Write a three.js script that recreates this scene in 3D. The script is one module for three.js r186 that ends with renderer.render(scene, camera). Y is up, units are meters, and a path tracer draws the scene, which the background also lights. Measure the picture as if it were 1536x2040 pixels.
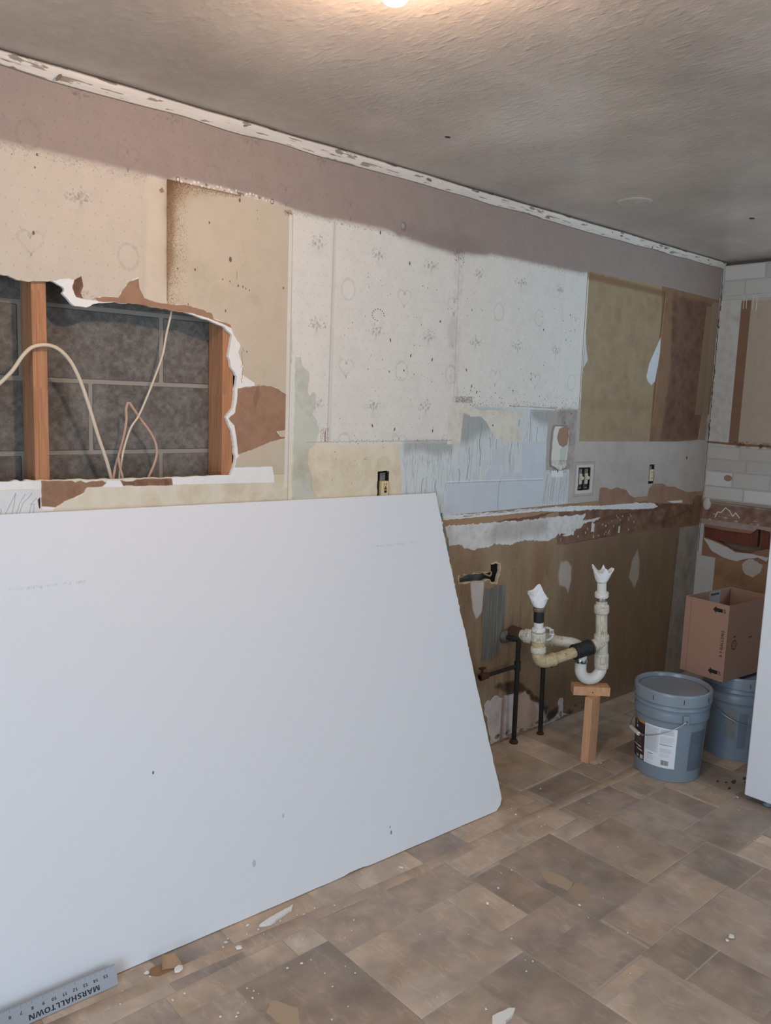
import * as THREE from 'three';
import { RoundedBoxGeometry } from 'three/addons/geometries/RoundedBoxGeometry.js';
import { mergeGeometries } from 'three/addons/utils/BufferGeometryUtils.js';
import { RectAreaLightUniformsLib } from 'three/addons/lights/RectAreaLightUniformsLib.js';

// ---------- camera, sky, daylight, exposure ----------
const scene = new THREE.Scene();
const HC = 2.3036, XC = 4.3864;                 // ceiling height, corner of the two visible walls
const XL = -1.6, ZR = 4.2;                      // the walls behind and left of the camera
const camera = new THREE.PerspectiveCamera(64.42, 1536 / 2040, 0.02, 60);
camera.position.set(0, 1.5018, 2.215);
camera.rotation.set(-0.13757644, -0.73098922, 0.03624068, 'YXZ');
const renderer = new THREE.WebGLRenderer({ antialias: true });
renderer.toneMapping = THREE.LinearToneMapping;
renderer.toneMappingExposure = 0.76;
renderer.shadowMap.enabled = true;
RectAreaLightUniformsLib.init();
scene.background = new THREE.Color().setRGB(0.69, 0.92, 1.18);
// openings: glazed patio door in the left wall and window in the right wall [z0, z1, y0, y1], window in the rear wall [x0, x1, y0, y1]
const DOOR = [1.25, 3.15, 0.06, 2.06], WIN = [1.5, 2.9, 0.90, 2.0], SINK_WIN = [0.80, 1.90, 1.22, 2.05];
const DAY = new THREE.Color().setRGB(0.69, 0.92, 1.18);
for (const [o, k, side] of [[DOOR, 5.6, 1], [WIN, 5.2, 0], [SINK_WIN, 4.5, 2]]) {
  const l = new THREE.RectAreaLight(DAY, k, o[1] - o[0], o[3] - o[2]), m = (o[0] + o[1]) / 2;
  l.name = 'daylight'; l.position.set(side === 1 ? XL + 0.012 : side === 2 ? XC - 0.012 : m, (o[2] + o[3]) / 2, side ? m : ZR - 0.012); if (side) l.rotation.y = side === 1 ? -Math.PI / 2 : Math.PI / 2;
  scene.add(l);                                 // all shine into the room
}

// ---------- helpers ----------
let seedState = 7;
const rnd = () => { seedState = (seedState + 0x6d2b79f5) | 0; let t = Math.imul(seedState ^ (seedState >>> 15), 1 | seedState); t = (t + Math.imul(t ^ (t >>> 7), 61 | t)) ^ t; return ((t ^ (t >>> 14)) >>> 0) / 4294967296; };
const reseed = (n) => { seedState = n * 7919 + 13; };
const rr = (a, b) => a + (b - a) * rnd();
const V = (x, y, z) => new THREE.Vector3(x, y, z);
const hash = (x, y, s) => { let h = Math.imul(x, 374761393) ^ Math.imul(y, 668265263) ^ Math.imul(s + 11, 2147483647 - 77); h = Math.imul(h ^ (h >>> 13), 1274126177); return ((h ^ (h >>> 16)) >>> 0) / 4294967296; };
const mod = (a, n) => ((a % n) + n) % n;
function vnoise(x, y, s, p = 0) {               // value noise, periodic over p cells when p > 0
  const ix = Math.floor(x), iy = Math.floor(y), fx = x - ix, fy = y - iy, u = fx * fx * (3 - 2 * fx), v = fy * fy * (3 - 2 * fy);
  const h = (a, b) => (p ? hash(mod(a, p), mod(b, p), s) : hash(a, b, s));
  return (h(ix, iy) * (1 - u) + h(ix + 1, iy) * u) * (1 - v) + (h(ix, iy + 1) * (1 - u) + h(ix + 1, iy + 1) * u) * v;
}
function fbm(x, y, s, oct, p = 0) { let a = 0.5, t = 0, n = 0; for (let i = 0; i < oct; i++) { t += a * vnoise(x, y, s + i, p); n += a; a *= 0.5; x *= 2; y *= 2; p *= 2; } return t / n; }
const rgb = (c, a = 1) => `rgba(${c[0] | 0},${c[1] | 0},${c[2] | 0},${a})`;
function canvas(w, h) { const c = document.createElement('canvas'); c.width = w; c.height = h; return c; }
function tex(c, srgb = true, repeat = false) {
  const t = new THREE.CanvasTexture(c); if (srgb) t.colorSpace = THREE.SRGBColorSpace;
  t.magFilter = THREE.LinearFilter; if (repeat) t.wrapS = t.wrapT = THREE.RepeatWrapping; t.anisotropy = 8; return t;
}
function fieldTex(n, fn, srgb, m = n) {         // repeating texture from a function of (i, j) -> [r, g, b] 0..255
  const d = new Uint8Array(n * m * 4);
  for (let j = 0; j < m; j++) for (let i = 0; i < n; i++) { const c = fn(i, j), o = (j * n + i) * 4; d[o] = c[0]; d[o + 1] = c[1]; d[o + 2] = c[2]; d[o + 3] = 255; }
  const t = new THREE.DataTexture(d, n, m); t.wrapS = t.wrapT = THREE.RepeatWrapping; t.magFilter = THREE.LinearFilter; t.minFilter = THREE.LinearMipmapLinearFilter; t.generateMipmaps = true;
  if (srgb) t.colorSpace = THREE.SRGBColorSpace; t.needsUpdate = true; return t;
}
const clamp = (v) => (v < 0 ? 0 : v > 255 ? 255 : v);
const M = (hex, roughness = 0.7, extra = {}) => new THREE.MeshStandardMaterial({ color: hex, roughness, ...extra });
const MP = (hex, roughness = 0.7, extra = {}) => new THREE.MeshPhysicalMaterial({ color: hex, roughness, ...extra });
const used = new Map();
function numbered(n) { const k = used.get(n) ?? 0; used.set(n, k + 1); return k ? n + '_' + String(k).padStart(3, '0') : n; }
function lit(o) { o.castShadow = o.receiveShadow = true; return o; }
function part(parent, name, geo, mat, label) { const m = lit(new THREE.Mesh(geo, mat)); m.name = name; if (label) m.userData.label = label; parent.add(m); return m; }
function tag(o, label, category, group, kind) { o.userData.label = label; if (category) o.userData.category = category; if (group) o.userData.group = group; if (kind) o.userData.kind = kind; return o; }
function thing(name, label, category, pos = [0, 0, 0], turn = 0, group) { const g = new THREE.Group(); g.name = numbered(name); g.position.set(...pos); g.rotation.y = turn; scene.add(g); return tag(g, label, category, group); }
function single(name, geo, mat, label, category, group) { const m = lit(new THREE.Mesh(geo, mat)); m.name = numbered(name); scene.add(m); return tag(m, label, category, group); }
function struct(name, label, category) { const g = new THREE.Group(); g.name = name; scene.add(g); return tag(g, label, category, null, 'structure'); }
const at = (g, x, y, z) => g.translate(x, y, z);
const box = (x0, x1, y0, y1, z0, z1) => at(new THREE.BoxGeometry(x1 - x0, y1 - y0, z1 - z0), (x0 + x1) / 2, (y0 + y1) / 2, (z0 + z1) / 2);
const rbox = (w, h, d, r = 0.003, s = 2) => new RoundedBoxGeometry(w, h, d, s, r);
function cyl(a, b, r0, r1 = r0, seg = 28, open = false) {   // cylinder from point a to point b
  const d = b.clone().sub(a), g = new THREE.CylinderGeometry(r1, r0, d.length(), seg, 1, open);
  g.applyQuaternion(new THREE.Quaternion().setFromUnitVectors(V(0, 1, 0), d.clone().normalize())); const m = a.clone().add(b).multiplyScalar(0.5); return g.translate(m.x, m.y, m.z);
}
function ringOn(a, b, profile, seg = 30) {                  // lathe of [radius, t] along the axis a -> b, t in metres from a
  const d = b.clone().sub(a).normalize(), g = new THREE.LatheGeometry(profile.map(([r, t]) => new THREE.Vector2(r, t)), seg);
  g.applyQuaternion(new THREE.Quaternion().setFromUnitVectors(V(0, 1, 0), d)); return g.translate(a.x, a.y, a.z);
}
const tube = (pts, r, n = 40, seg = 12, closed = false) => new THREE.TubeGeometry(new THREE.CatmullRomCurve3(pts.map((p) => (p.isVector3 ? p : V(...p))), closed), n, r, seg, closed);
function shapeOf(pts, holes = []) { const s = new THREE.Shape(pts.map((p) => new THREE.Vector2(p[0], p[1]))); for (const h of holes) s.holes.push(new THREE.Path(h.map((p) => new THREE.Vector2(p[0], p[1])))); return s; }
const slab = (pts, t, holes = []) => new THREE.ExtrudeGeometry(shapeOf(pts, holes), { depth: t, bevelEnabled: false });
function uvXY(g, x0, w, y0, h, ax = 0, ay = 1) { const p = g.attributes.position, u = g.attributes.uv; for (let i = 0; i < p.count; i++) u.setXY(i, (p.getComponent(i, ax) - x0) / w, (p.getComponent(i, ay) - y0) / h); return g; }
function rag(pts, amp, step = 0.006, s = 3) {               // ragged outline: long sides subdivided, every point pushed by noise
  const out = [];
  for (let i = 0; i < pts.length; i++) {
    const a = pts[i], b = pts[(i + 1) % pts.length], L = Math.hypot(b[0] - a[0], b[1] - a[1]), n = Math.max(1, Math.round(L / step));
    for (let k = 0; k < n; k++) {
      const x = a[0] + (b[0] - a[0]) * k / n, y = a[1] + (b[1] - a[1]) * k / n;
      out.push([x + (fbm(x * 70, y * 70, s, 3) - 0.5) * 2 * amp, y + (fbm(x * 70, y * 70, s + 20, 3) - 0.5) * 2 * amp]);
    }
  }
  return out;
}

// ---------- outlines on the left wall, in metres along and up the wall ----------
const WP = {
  hole: [[0.590,1.768],[0.662,1.776],[0.681,1.777],[0.702,1.769],[0.733,1.768],[0.772,1.772],[0.800,1.774],[0.823,1.762],[0.817,1.748],[0.827,1.737],[0.848,1.719],[0.879,1.719],[0.895,1.726],[0.917,1.733],[0.967,1.740],[1.024,1.741],[1.083,1.736],[1.131,1.734],[1.181,1.731],[1.233,1.720],[1.272,1.712],[1.306,1.698],[1.330,1.679],[1.324,1.655],[1.317,1.614],[1.331,1.579],[1.349,1.556],[1.343,1.519],[1.339,1.483],[1.336,1.459],[1.309,1.428],[1.330,1.392],[1.341,1.343],[1.345,1.306],[1.338,1.270],[1.328,1.250],[1.125,1.250],[0.851,1.254],[0.761,1.256],[0.648,1.258],[0.574,1.260]],
  gypR: [[1.272,1.721],[1.323,1.705],[1.334,1.683],[1.358,1.652],[1.352,1.628],[1.368,1.587],[1.363,1.562],[1.413,1.540],[1.414,1.528],[1.381,1.527],[1.353,1.517],[1.350,1.483],[1.343,1.447],[1.319,1.425],[1.344,1.411],[1.344,1.380],[1.355,1.343],[1.361,1.312],[1.349,1.300],[1.342,1.269],[1.328,1.250],[1.276,1.278],[1.273,1.634]],
  gypT: [[0.792,1.778],[0.833,1.788],[0.851,1.785],[0.843,1.764],[0.851,1.742],[0.869,1.739],[0.912,1.738],[0.967,1.742],[1.024,1.743],[1.119,1.736],[1.194,1.734],[1.272,1.720],[1.272,1.704],[1.131,1.725],[0.912,1.720],[0.874,1.711],[0.827,1.722],[0.807,1.755]],
  brA: [[0.848,1.785],[0.867,1.798],[0.872,1.772],[0.864,1.754],[0.872,1.741],[0.852,1.742],[0.843,1.764]],
  brB: [[0.901,1.744],[0.923,1.750],[0.956,1.753],[0.968,1.752],[0.981,1.774],[0.996,1.795],[1.027,1.812],[1.030,1.785],[1.047,1.760],[1.083,1.751],[1.119,1.749],[1.169,1.754],[1.207,1.749],[1.259,1.738],[1.266,1.723],[1.323,1.709],[1.327,1.700],[1.272,1.718],[1.194,1.732],[1.119,1.733],[1.024,1.741],[0.967,1.740],[0.912,1.737]],
  brC: [[1.353,1.519],[1.443,1.532],[1.487,1.528],[1.541,1.504],[1.542,1.431],[1.532,1.418],[1.536,1.393],[1.498,1.386],[1.514,1.370],[1.541,1.364],[1.491,1.358],[1.454,1.345],[1.409,1.330],[1.356,1.312],[1.348,1.362],[1.342,1.404],[1.319,1.425],[1.343,1.447],[1.350,1.483]],
  brD: [[0.751,1.254],[0.833,1.252],[0.842,1.245],[0.856,1.250],[0.872,1.245],[0.889,1.249],[0.917,1.248],[0.929,1.240],[0.916,1.232],[0.873,1.232],[0.864,1.216],[0.842,1.205],[0.828,1.203],[0.807,1.192],[0.788,1.182],[0.752,1.185],[0.750,1.207],[0.752,1.231]],
  brD2: [[0.742,1.205],[0.748,1.210],[0.748,1.181],[0.745,1.181]],
  brE: [[0.971,1.248],[0.988,1.243],[1.006,1.242],[1.018,1.248],[1.062,1.249],[1.129,1.246],[1.131,1.226],[0.979,1.231]],
  whA: [[0.624,1.258],[0.750,1.254],[0.749,1.231],[0.708,1.234],[0.624,1.234]],
  whB: [[0.931,1.248],[0.971,1.247],[0.979,1.231],[0.979,1.227],[0.919,1.230],[0.929,1.240]],
  whC: [[1.127,1.250],[1.328,1.251],[1.338,1.273],[1.485,1.272],[1.494,1.220],[1.127,1.228]],
  whD: [[0.748,1.184],[0.786,1.181],[0.780,1.172],[0.719,1.175]],
  beige: [[1.113,2.096],[1.269,2.097],[1.546,2.090],[1.546,2.036],[1.544,1.958],[1.553,1.653],[1.548,1.508],[1.545,1.361],[1.557,1.165],[0.750,1.182],[0.752,1.250],[0.931,1.248],[0.964,1.397],[1.113,1.567],[1.110,1.843]],
  beigeStrip: [[1.040,2.043],[1.113,2.078],[1.113,1.815],[1.036,1.805]],
  mold: [[1.113,2.094],[1.146,2.095],[1.180,2.085],[1.237,2.080],[1.156,2.049],[1.134,2.002],[1.125,1.914],[1.131,1.817],[1.113,1.815]],
  greyL: [[1.566,1.627],[1.588,1.629],[1.595,1.601],[1.625,1.578],[1.622,1.544],[1.619,1.515],[1.627,1.504],[1.643,1.516],[1.656,1.510],[1.651,1.470],[1.641,1.444],[1.660,1.425],[1.672,1.392],[1.653,1.339],[1.628,1.326],[1.626,1.276],[1.648,1.229],[1.649,1.192],[1.670,1.161],[1.564,1.163],[1.566,1.340],[1.568,1.488]],
  cream: [[1.607,1.341],[2.039,1.337],[2.069,1.158],[2.264,1.149],[2.267,1.100],[1.562,1.142],[1.557,1.335]],
  creamB: [[2.294,1.476],[2.304,1.495],[2.382,1.497],[2.464,1.475],[2.756,1.473],[2.762,1.446],[2.704,1.439],[2.740,1.393],[2.751,1.348],[2.729,1.344],[2.651,1.346],[2.588,1.357],[2.541,1.401],[2.521,1.425],[2.484,1.446],[2.454,1.446],[2.425,1.447],[2.381,1.462],[2.377,1.408],[2.370,1.342],[2.355,1.309],[2.339,1.339],[2.298,1.335]],
  streak: [[2.039,1.337],[2.309,1.334],[2.331,1.338],[2.375,1.465],[2.501,1.464],[2.758,1.476],[2.927,1.475],[2.941,1.341],[2.944,1.024],[2.282,1.051],[2.252,1.157],[2.069,1.158]],
  streak2: [[2.925,1.207],[3.138,1.200],[3.140,1.039],[2.928,1.034]],
  paintA: [[2.303,1.173],[2.370,1.178],[2.528,1.184],[2.529,1.212],[2.572,1.243],[2.622,1.250],[2.625,1.209],[2.767,1.212],[2.755,1.343],[2.918,1.342],[2.928,1.172],[2.923,1.080],[2.898,1.051],[2.311,1.056]],
  dirtR: [[2.927,1.475],[3.152,1.483],[3.177,1.340],[3.276,1.339],[3.315,1.019],[2.942,1.038],[2.927,1.333]],
  dirtR2: [[3.087,1.323],[3.162,1.327],[3.418,1.332],[3.791,1.331],[4.236,1.333],[4.348,1.321],[4.436,1.030],[4.285,0.994],[3.800,1.021],[3.687,1.028],[3.373,1.031],[3.075,1.031]],
  phone: [[2.967,1.416],[3.076,1.416],[3.094,1.390],[3.091,1.314],[3.083,1.220],[3.033,1.204],[2.958,1.233],[2.950,1.268],[2.955,1.390]],
  phoneBr: [[3.012,1.398],[3.054,1.413],[3.081,1.408],[3.089,1.368],[3.082,1.328],[3.050,1.317],[3.020,1.326],[3.000,1.359]],
  phoneWh: [[2.975,1.212],[3.062,1.210],[3.065,1.181],[2.978,1.184]],
  panelL: [[3.159,2.103],[3.782,2.111],[3.804,1.887],[3.777,1.622],[3.779,1.337],[3.170,1.342],[3.158,1.605],[3.164,1.835]],
  panelR: [[3.782,2.111],[4.407,2.104],[4.369,2.085],[4.306,2.075],[4.323,1.728],[4.307,1.510],[4.281,1.342],[4.036,1.335],[3.779,1.337],[3.777,1.622],[3.804,1.887]],
  panelDark: [[3.885,2.078],[4.306,2.078],[4.315,1.728],[4.300,1.549],[4.273,1.346],[3.889,1.348],[3.901,1.451],[3.931,1.708],[3.910,1.924]],
  leaf: [[3.808,1.862],[3.786,1.829],[3.720,1.726],[3.703,1.662],[3.720,1.638],[3.756,1.621],[3.787,1.641],[3.799,1.702],[3.813,1.788]],
  strip: [[4.306,2.078],[4.400,2.096],[4.370,1.653],[4.362,1.341],[4.289,1.342],[4.310,1.534],[4.315,1.728]],
  chip: [[3.164,1.835],[3.179,1.754],[3.195,1.716],[3.166,1.676]],
  brF: [[3.363,1.113],[3.378,1.119],[3.421,1.115],[3.460,1.104],[3.515,1.114],[3.555,1.104],[3.596,1.097],[3.636,1.068],[3.689,1.048],[3.687,1.025],[3.377,1.029],[3.363,1.046]],
  brG: [[3.813,1.095],[3.852,1.116],[3.941,1.115],[3.993,1.097],[4.076,1.091],[4.126,1.075],[4.220,1.055],[4.318,1.055],[4.327,1.036],[4.283,1.005],[4.287,0.982],[3.809,1.021],[3.795,1.032]],
  brGw: [[4.006,1.017],[4.168,1.014],[4.173,0.999],[4.070,1.003]],
  ledgeW: [[2.292,1.055],[2.601,1.050],[2.905,1.050],[3.140,1.043],[3.373,1.031],[3.687,1.027],[3.868,1.015],[3.920,0.994],[3.872,0.986],[3.692,0.992],[3.530,1.002],[3.384,1.012],[3.076,1.020],[2.907,1.033],[2.602,1.034],[2.296,1.037]],
  lowBrown: [[3.076,1.020],[3.530,1.002],[3.920,0.994],[4.298,0.982],[4.378,0.910],[4.379,0.842],[4.289,0.844],[4.286,0.480],[3.118,0.635]],
  plast: [[2.306,1.011],[2.542,1.007],[2.974,0.999],[3.236,0.997],[3.264,0.996],[3.247,0.969],[3.397,0.972],[3.341,0.957],[3.249,0.950],[3.232,0.932],[3.185,0.926],[3.180,0.908],[3.135,0.898],[3.088,0.907],[3.199,0.930],[3.171,0.909],[3.064,0.918],[3.028,0.902],[2.979,0.889],[2.850,0.909],[2.768,0.908],[2.716,0.897],[2.612,0.913],[2.563,0.901],[2.490,0.900],[2.430,0.908],[2.405,0.926],[2.336,0.933]],
  plastG: [[2.605,0.998],[2.975,0.997],[2.974,0.934],[2.649,0.923],[2.560,0.939]],
  slotHole: [[2.401,0.796],[2.410,0.799],[2.473,0.798],[2.522,0.794],[2.542,0.796],[2.572,0.792],[2.597,0.792],[2.593,0.824],[2.615,0.825],[2.627,0.828],[2.654,0.818],[2.656,0.791],[2.645,0.766],[2.641,0.747],[2.626,0.742],[2.602,0.749],[2.595,0.761],[2.578,0.765],[2.558,0.761],[2.476,0.766],[2.409,0.767]],
  tape: [[2.564,0.728],[2.602,0.720],[2.636,0.728],[2.688,0.724],[2.703,0.699],[2.703,0.593],[2.702,0.505],[2.674,0.425],[2.654,0.408],[2.569,0.404],[2.568,0.470],[2.558,0.644]],
  spA: [[2.472,0.765],[2.558,0.757],[2.560,0.729],[2.556,0.627],[2.525,0.598],[2.502,0.630],[2.483,0.697]],
  spB: [[3.089,0.782],[3.142,0.785],[3.178,0.753],[3.181,0.679],[3.165,0.625],[3.140,0.658],[3.090,0.671],[3.079,0.725]],
  spC: [[3.750,0.781],[3.779,0.713],[3.782,0.624],[3.747,0.576],[3.687,0.640],[3.703,0.721]],
  lowW: [[2.600,0.203],[2.621,0.213],[2.655,0.218],[2.680,0.230],[2.713,0.208],[2.753,0.214],[2.807,0.211],[2.846,0.190],[2.882,0.204],[2.924,0.166],[2.951,0.135],[3.016,0.120],[3.048,0.100],[3.072,0.062],[3.055,0.033],[3.087,0.016],[3.137,0.027],[3.149,0.109],[3.180,0.109],[3.189,0.034],[3.223,0.013],[3.139,0.006],[3.110,-0.006],[2.988,0.011],[2.825,0.014],[2.663,0.007]],
  lowP: [[2.845,0.209],[2.914,0.175],[2.957,0.127],[2.991,0.081],[2.978,0.014],[2.844,0.013],[2.823,0.139]],
  stainA: [[2.668,0.272],[2.711,0.277],[2.802,0.270],[2.860,0.243],[2.880,0.226],[2.921,0.198],[2.963,0.164],[3.026,0.118],[3.071,0.075],[3.054,0.040],[3.018,0.107],[2.956,0.140],[2.924,0.166],[2.883,0.200],[2.826,0.207],[2.761,0.215],[2.732,0.240],[2.687,0.256]],
  stainB: [[3.055,0.033],[3.072,0.062],[3.113,0.059],[3.153,0.076],[3.147,0.031],[3.087,0.016]],
  gfci: [[1.943,1.236],[1.953,1.242],[1.986,1.241],[1.999,1.227],[1.995,1.158],[1.940,1.159],[1.948,1.186],[1.943,1.204]],
  gang2: [[3.178,1.221],[3.273,1.219],[3.285,1.117],[3.274,1.110],[3.187,1.114],[3.180,1.158]],
  gang1: [[3.804,1.217],[3.842,1.216],[3.855,1.132],[3.836,1.126],[3.793,1.130],[3.794,1.185]]
};
const ragHole = rag(WP.hole, 0.004, 0.008), ragSlot = rag(WP.slotHole, 0.003, 0.006, 9);

// ---------- paint, paper and stains of the left wall ----------
const PAPER = [228, 222, 211], BROWN = [160, 123, 97], GYP = [238, 234, 228], BOARD = [160, 134, 102];
const grainCanvas = (() => { const n = 512, c = canvas(n, n), x = c.getContext('2d'), im = x.createImageData(n, n); for (let j = 0; j < n; j++) for (let i = 0; i < n; i++) { const v = 226 + 26 * (fbm(i / 32, j / 32, 5, 5, 16) - 0.5) + 20 * (hash(i, j, 3) - 0.5) + 12, o = (j * n + i) * 4; im.data[o] = im.data[o + 1] = im.data[o + 2] = clamp(v + 12); im.data[o + 3] = 255; } x.putImageData(im, 0, 0); return c; })();
function painter(x0, w, W, H, y1 = HC) {
  const c = canvas(W, H), x = c.getContext('2d'), s = W / w, sy = H / y1;
  const base = () => x.setTransform(s, 0, 0, -sy, -x0 * s, y1 * sy);
  base();
  const path = (pts) => { x.beginPath(); pts.forEach((p, i) => (i ? x.lineTo(p[0], p[1]) : x.moveTo(p[0], p[1]))); x.closePath(); };
  const api = {
    c, x, base, path, s,
    rect(a, b, y0, yy, col, al = 1) { x.fillStyle = rgb(col, al); x.fillRect(a, y0, b - a, yy - y0); },
    poly(pts, col, { r = 0.003, al = 1, op = 'source-over', blur = 0, seed = 3 } = {}) {
      x.save(); x.globalCompositeOperation = op; if (blur) x.filter = `blur(${(blur * s).toFixed(1)}px)`;
      x.fillStyle = rgb(col, al); path(r ? rag(pts, r, 0.008, seed) : pts); x.fill(); x.restore();
    },
    line(pts, wd, col, al = 1) { x.strokeStyle = rgb(col, al); x.lineWidth = wd; x.lineJoin = x.lineCap = 'round'; x.beginPath(); pts.forEach((p, i) => (i ? x.lineTo(p[0], p[1]) : x.moveTo(p[0], p[1]))); x.stroke(); },
    dot(a, b, rx, ry, col, al = 1, rot = 0) { x.fillStyle = rgb(col, al); x.beginPath(); x.ellipse(a, b, rx, ry, rot, 0, 7); x.fill(); },
    blots(pts, n, col, r0, r1, al, op = 'multiply', stretch = 1) {   // grainy stain: many small soft-edged spots inside an outline
      x.save(); path(pts); x.clip(); x.globalCompositeOperation = op;
      const xs = pts.map((p) => p[0]), ys = pts.map((p) => p[1]), a = Math.min(...xs), b = Math.max(...xs), d = Math.min(...ys), e = Math.max(...ys);
      for (let i = 0; i < n; i++) { const q = rr(r0, r1); api.dot(rr(a, b), rr(d, e), q, q * stretch * rr(0.7, 1.4), col, al * rr(0.4, 1), rr(-0.4, 0.4)); }
      x.restore();
    },
    grain(al = 1) { x.save(); x.setTransform(1, 0, 0, 1, 0, 0); x.globalCompositeOperation = 'multiply'; x.globalAlpha = al; for (let j = 0; j < H; j += 512) for (let i = 0; i < W; i += 512) x.drawImage(grainCanvas, i, j); x.restore(); },
  };
  return api;
}
function bouquet(p, cx, cy, col, al) {
  for (let i = 0; i < 46; i++) { const a = rr(0.1, Math.PI - 0.1), r = rr(0.010, 0.043); p.dot(cx + Math.cos(a) * r * 0.95, cy - 0.012 + Math.sin(a) * r, rr(0.0012, 0.0036), rr(0.0014, 0.0042), col, al * rr(0.5, 1), rr(0, 3)); }
  for (const [dx, dy] of [[-0.013, -0.002], [0.001, -0.009], [0.014, -0.001], [0.002, 0.010]]) p.dot(cx + dx, cy + dy, 0.0048, 0.0052, col, al * 0.95);
  for (let i = -2; i <= 2; i++) p.line([[cx + i * 0.001, cy - 0.012], [cx + i * 0.006, cy - 0.040]], 0.0012, col, al * 0.7);
}
function ringMotif(p, cx, cy, heart, col, al) {
  for (let i = 0; i < 84; i++) {
    const t = i / 84 * Math.PI * 2; let x, y;
    if (heart) { x = 0.0022 * 16 * Math.sin(t) ** 3 * 0.92; y = 0.0021 * (13 * Math.cos(t) - 5 * Math.cos(2 * t) - 2 * Math.cos(3 * t) - Math.cos(4 * t)) + 0.002; } else { x = 0.029 * Math.cos(t); y = 0.034 * Math.sin(t); }
    const k = rr(0.84, 0.95), e = rr(1.04, 1.18); p.line([[cx + x * k, cy + y * k], [cx + x * e + rr(-0.001, 0.001), cy + y * e]], rr(0.0012, 0.0024), col, al * rr(0.35, 0.9));
  }
  if (heart) for (let i = 0; i < 6; i++) p.dot(cx + rr(-0.006, 0.006), cy + rr(0.008, 0.018), 0.002, 0.0024, col, al * 0.8);
}
function paintLeftWall(x0, w, W, H) {
  const p = painter(x0, w, W, H), x1 = x0 + w, { x } = p; reseed(5);
  p.rect(x0, x1, 0, HC, PAPER);
  // printed wallpaper: bouquets, hearts and wreaths on a 0.26 m repeat, small dots between
  const INK = [150, 144, 136];
  for (let j = 0; j < 72; j++) for (let i = 0; i < 150; i++) p.dot(-0.1 + i * 0.0325 + (j % 2) * 0.016, 2.29 - j * 0.0325, 0.0022, 0.0025, INK, 0.26);
  for (let j = -1; j < 8; j++) for (let i = -8; i < 15; i++) {
    const bx = 0.869 + i * 0.2603, by = 1.997 - (j - 1) * 0.2605 * 1; p.dot(bx, by, 0.04, 0.04, PAPER); p.dot(bx + 0.13, by - 0.13, 0.036, 0.038, PAPER);
    bouquet(p, bx, by, INK, 0.38); const n4 = mod(i - 3, 4), heart = (n4 === 1 || n4 === 2) !== (i < 1) !== (mod(j, 2) === 0); ringMotif(p, bx + 0.13, by - 0.13, heart, INK, 0.34);
  }
  // the left roll has yellowed
  if (x0 < 1.055) { p.x.save(); p.x.globalCompositeOperation = 'multiply'; p.rect(x0, 1.055, 0, HC, [228, 220, 210]); p.x.restore(); }
  // wallpaper seams
  for (const sx of [1.055, 0.52, 2.98]) p.line([[sx, 0], [sx, HC]], 0.0012, [190, 182, 170], 0.6);
  // soot and grease left on the paper above the cabinets that used to hang here; each cabinet left its own edge
  const SOOT = [158, 141, 131], soot = [[XL, 2.094], [0.9, 2.096], [1.113, 2.092], [1.15, 2.104], [1.30, 2.104], [1.47, 2.098], [1.545, 2.086], [1.70, 2.080], [1.714, 2.086], [1.96, 2.088], [1.985, 2.080], [2.0, 2.074], [2.03, 2.078], [2.12, 2.068], [2.20, 2.062], [2.315, 2.056], [2.33, 2.066], [2.46, 2.074], [2.50, 2.084], [2.80, 2.086], [3.10, 2.088], [3.152, 2.098], [3.82, 2.092], [4.30, 2.085], [4.4, 2.085], [4.4, HC + 0.05], [XL, HC + 0.05]];
  p.poly(soot.map(([a, b]) => [a, b - 0.003]), SOOT, { r: 0.004, al: 0.6, seed: 17, blur: 0.005 }); p.poly(soot.map(([a, b]) => [a, b + 0.004]), SOOT, { r: 0.003, seed: 18, blur: 0.0025 });
  for (let i = 0; i < 1500; i++) p.dot(rr(x0, x1), 2.086 + rr(-0.014, 0.012), rr(0.0008, 0.003), rr(0.0008, 0.003), SOOT, rr(0.15, 0.5));
  const band = [[x0, 2.10], [x1, 2.10], [x1, HC], [x0, HC]], INK2 = [116, 101, 93];
  for (let j = 0; j < 6; j++) for (let i = 0; i < 150; i++) p.dot(-0.1 + i * 0.0325 + (j % 2) * 0.016, 2.29 - j * 0.0325, 0.0022, 0.0025, INK2, 0.3);
  for (let i = -8; i < 9; i++) { const bx = 0.869 + i * 0.2603; bouquet(p, bx, 2.2575, INK2, i < 4 ? 0.3 : 0.12); const n4 = mod(i - 3, 4); ringMotif(p, bx + 0.13, 2.1275, (n4 === 1 || n4 === 2) !== (i < 1) !== true, INK2, i < 4 ? 0.26 : 0.12); }
  p.blots(band, 300, [148, 131, 121], 0.006, 0.03, 0.10, 'source-over'); p.blots(band, 400, [128, 112, 103], 0.001, 0.004, 0.25, 'source-over');
  p.poly([[1.98, 2.10], [2.08, 2.075], [2.2, 2.068], [2.32, 2.06], [2.42, 2.075], [2.5, 2.095], [2.35, 2.13], [2.2, 2.12]], [128, 116, 110], { r: 0.012, al: 0.4, blur: 0.016 });
  for (let i = 0; i < 70; i++) p.dot(2.317 + rr(-0.03, 0.03), 2.075 - Math.abs(rr(-1, 1) * rr(0, 1)) * 0.1, rr(0.0006, 0.002), rr(0.001, 0.004), [110, 78, 66], rr(0.3, 0.7));
  p.dot(2.024, 2.112, 0.014, 0.017, [120, 108, 101], 0.6); p.dot(2.020, 2.114, 0.007, 0.009, [176, 162, 151], 0.9);
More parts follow.
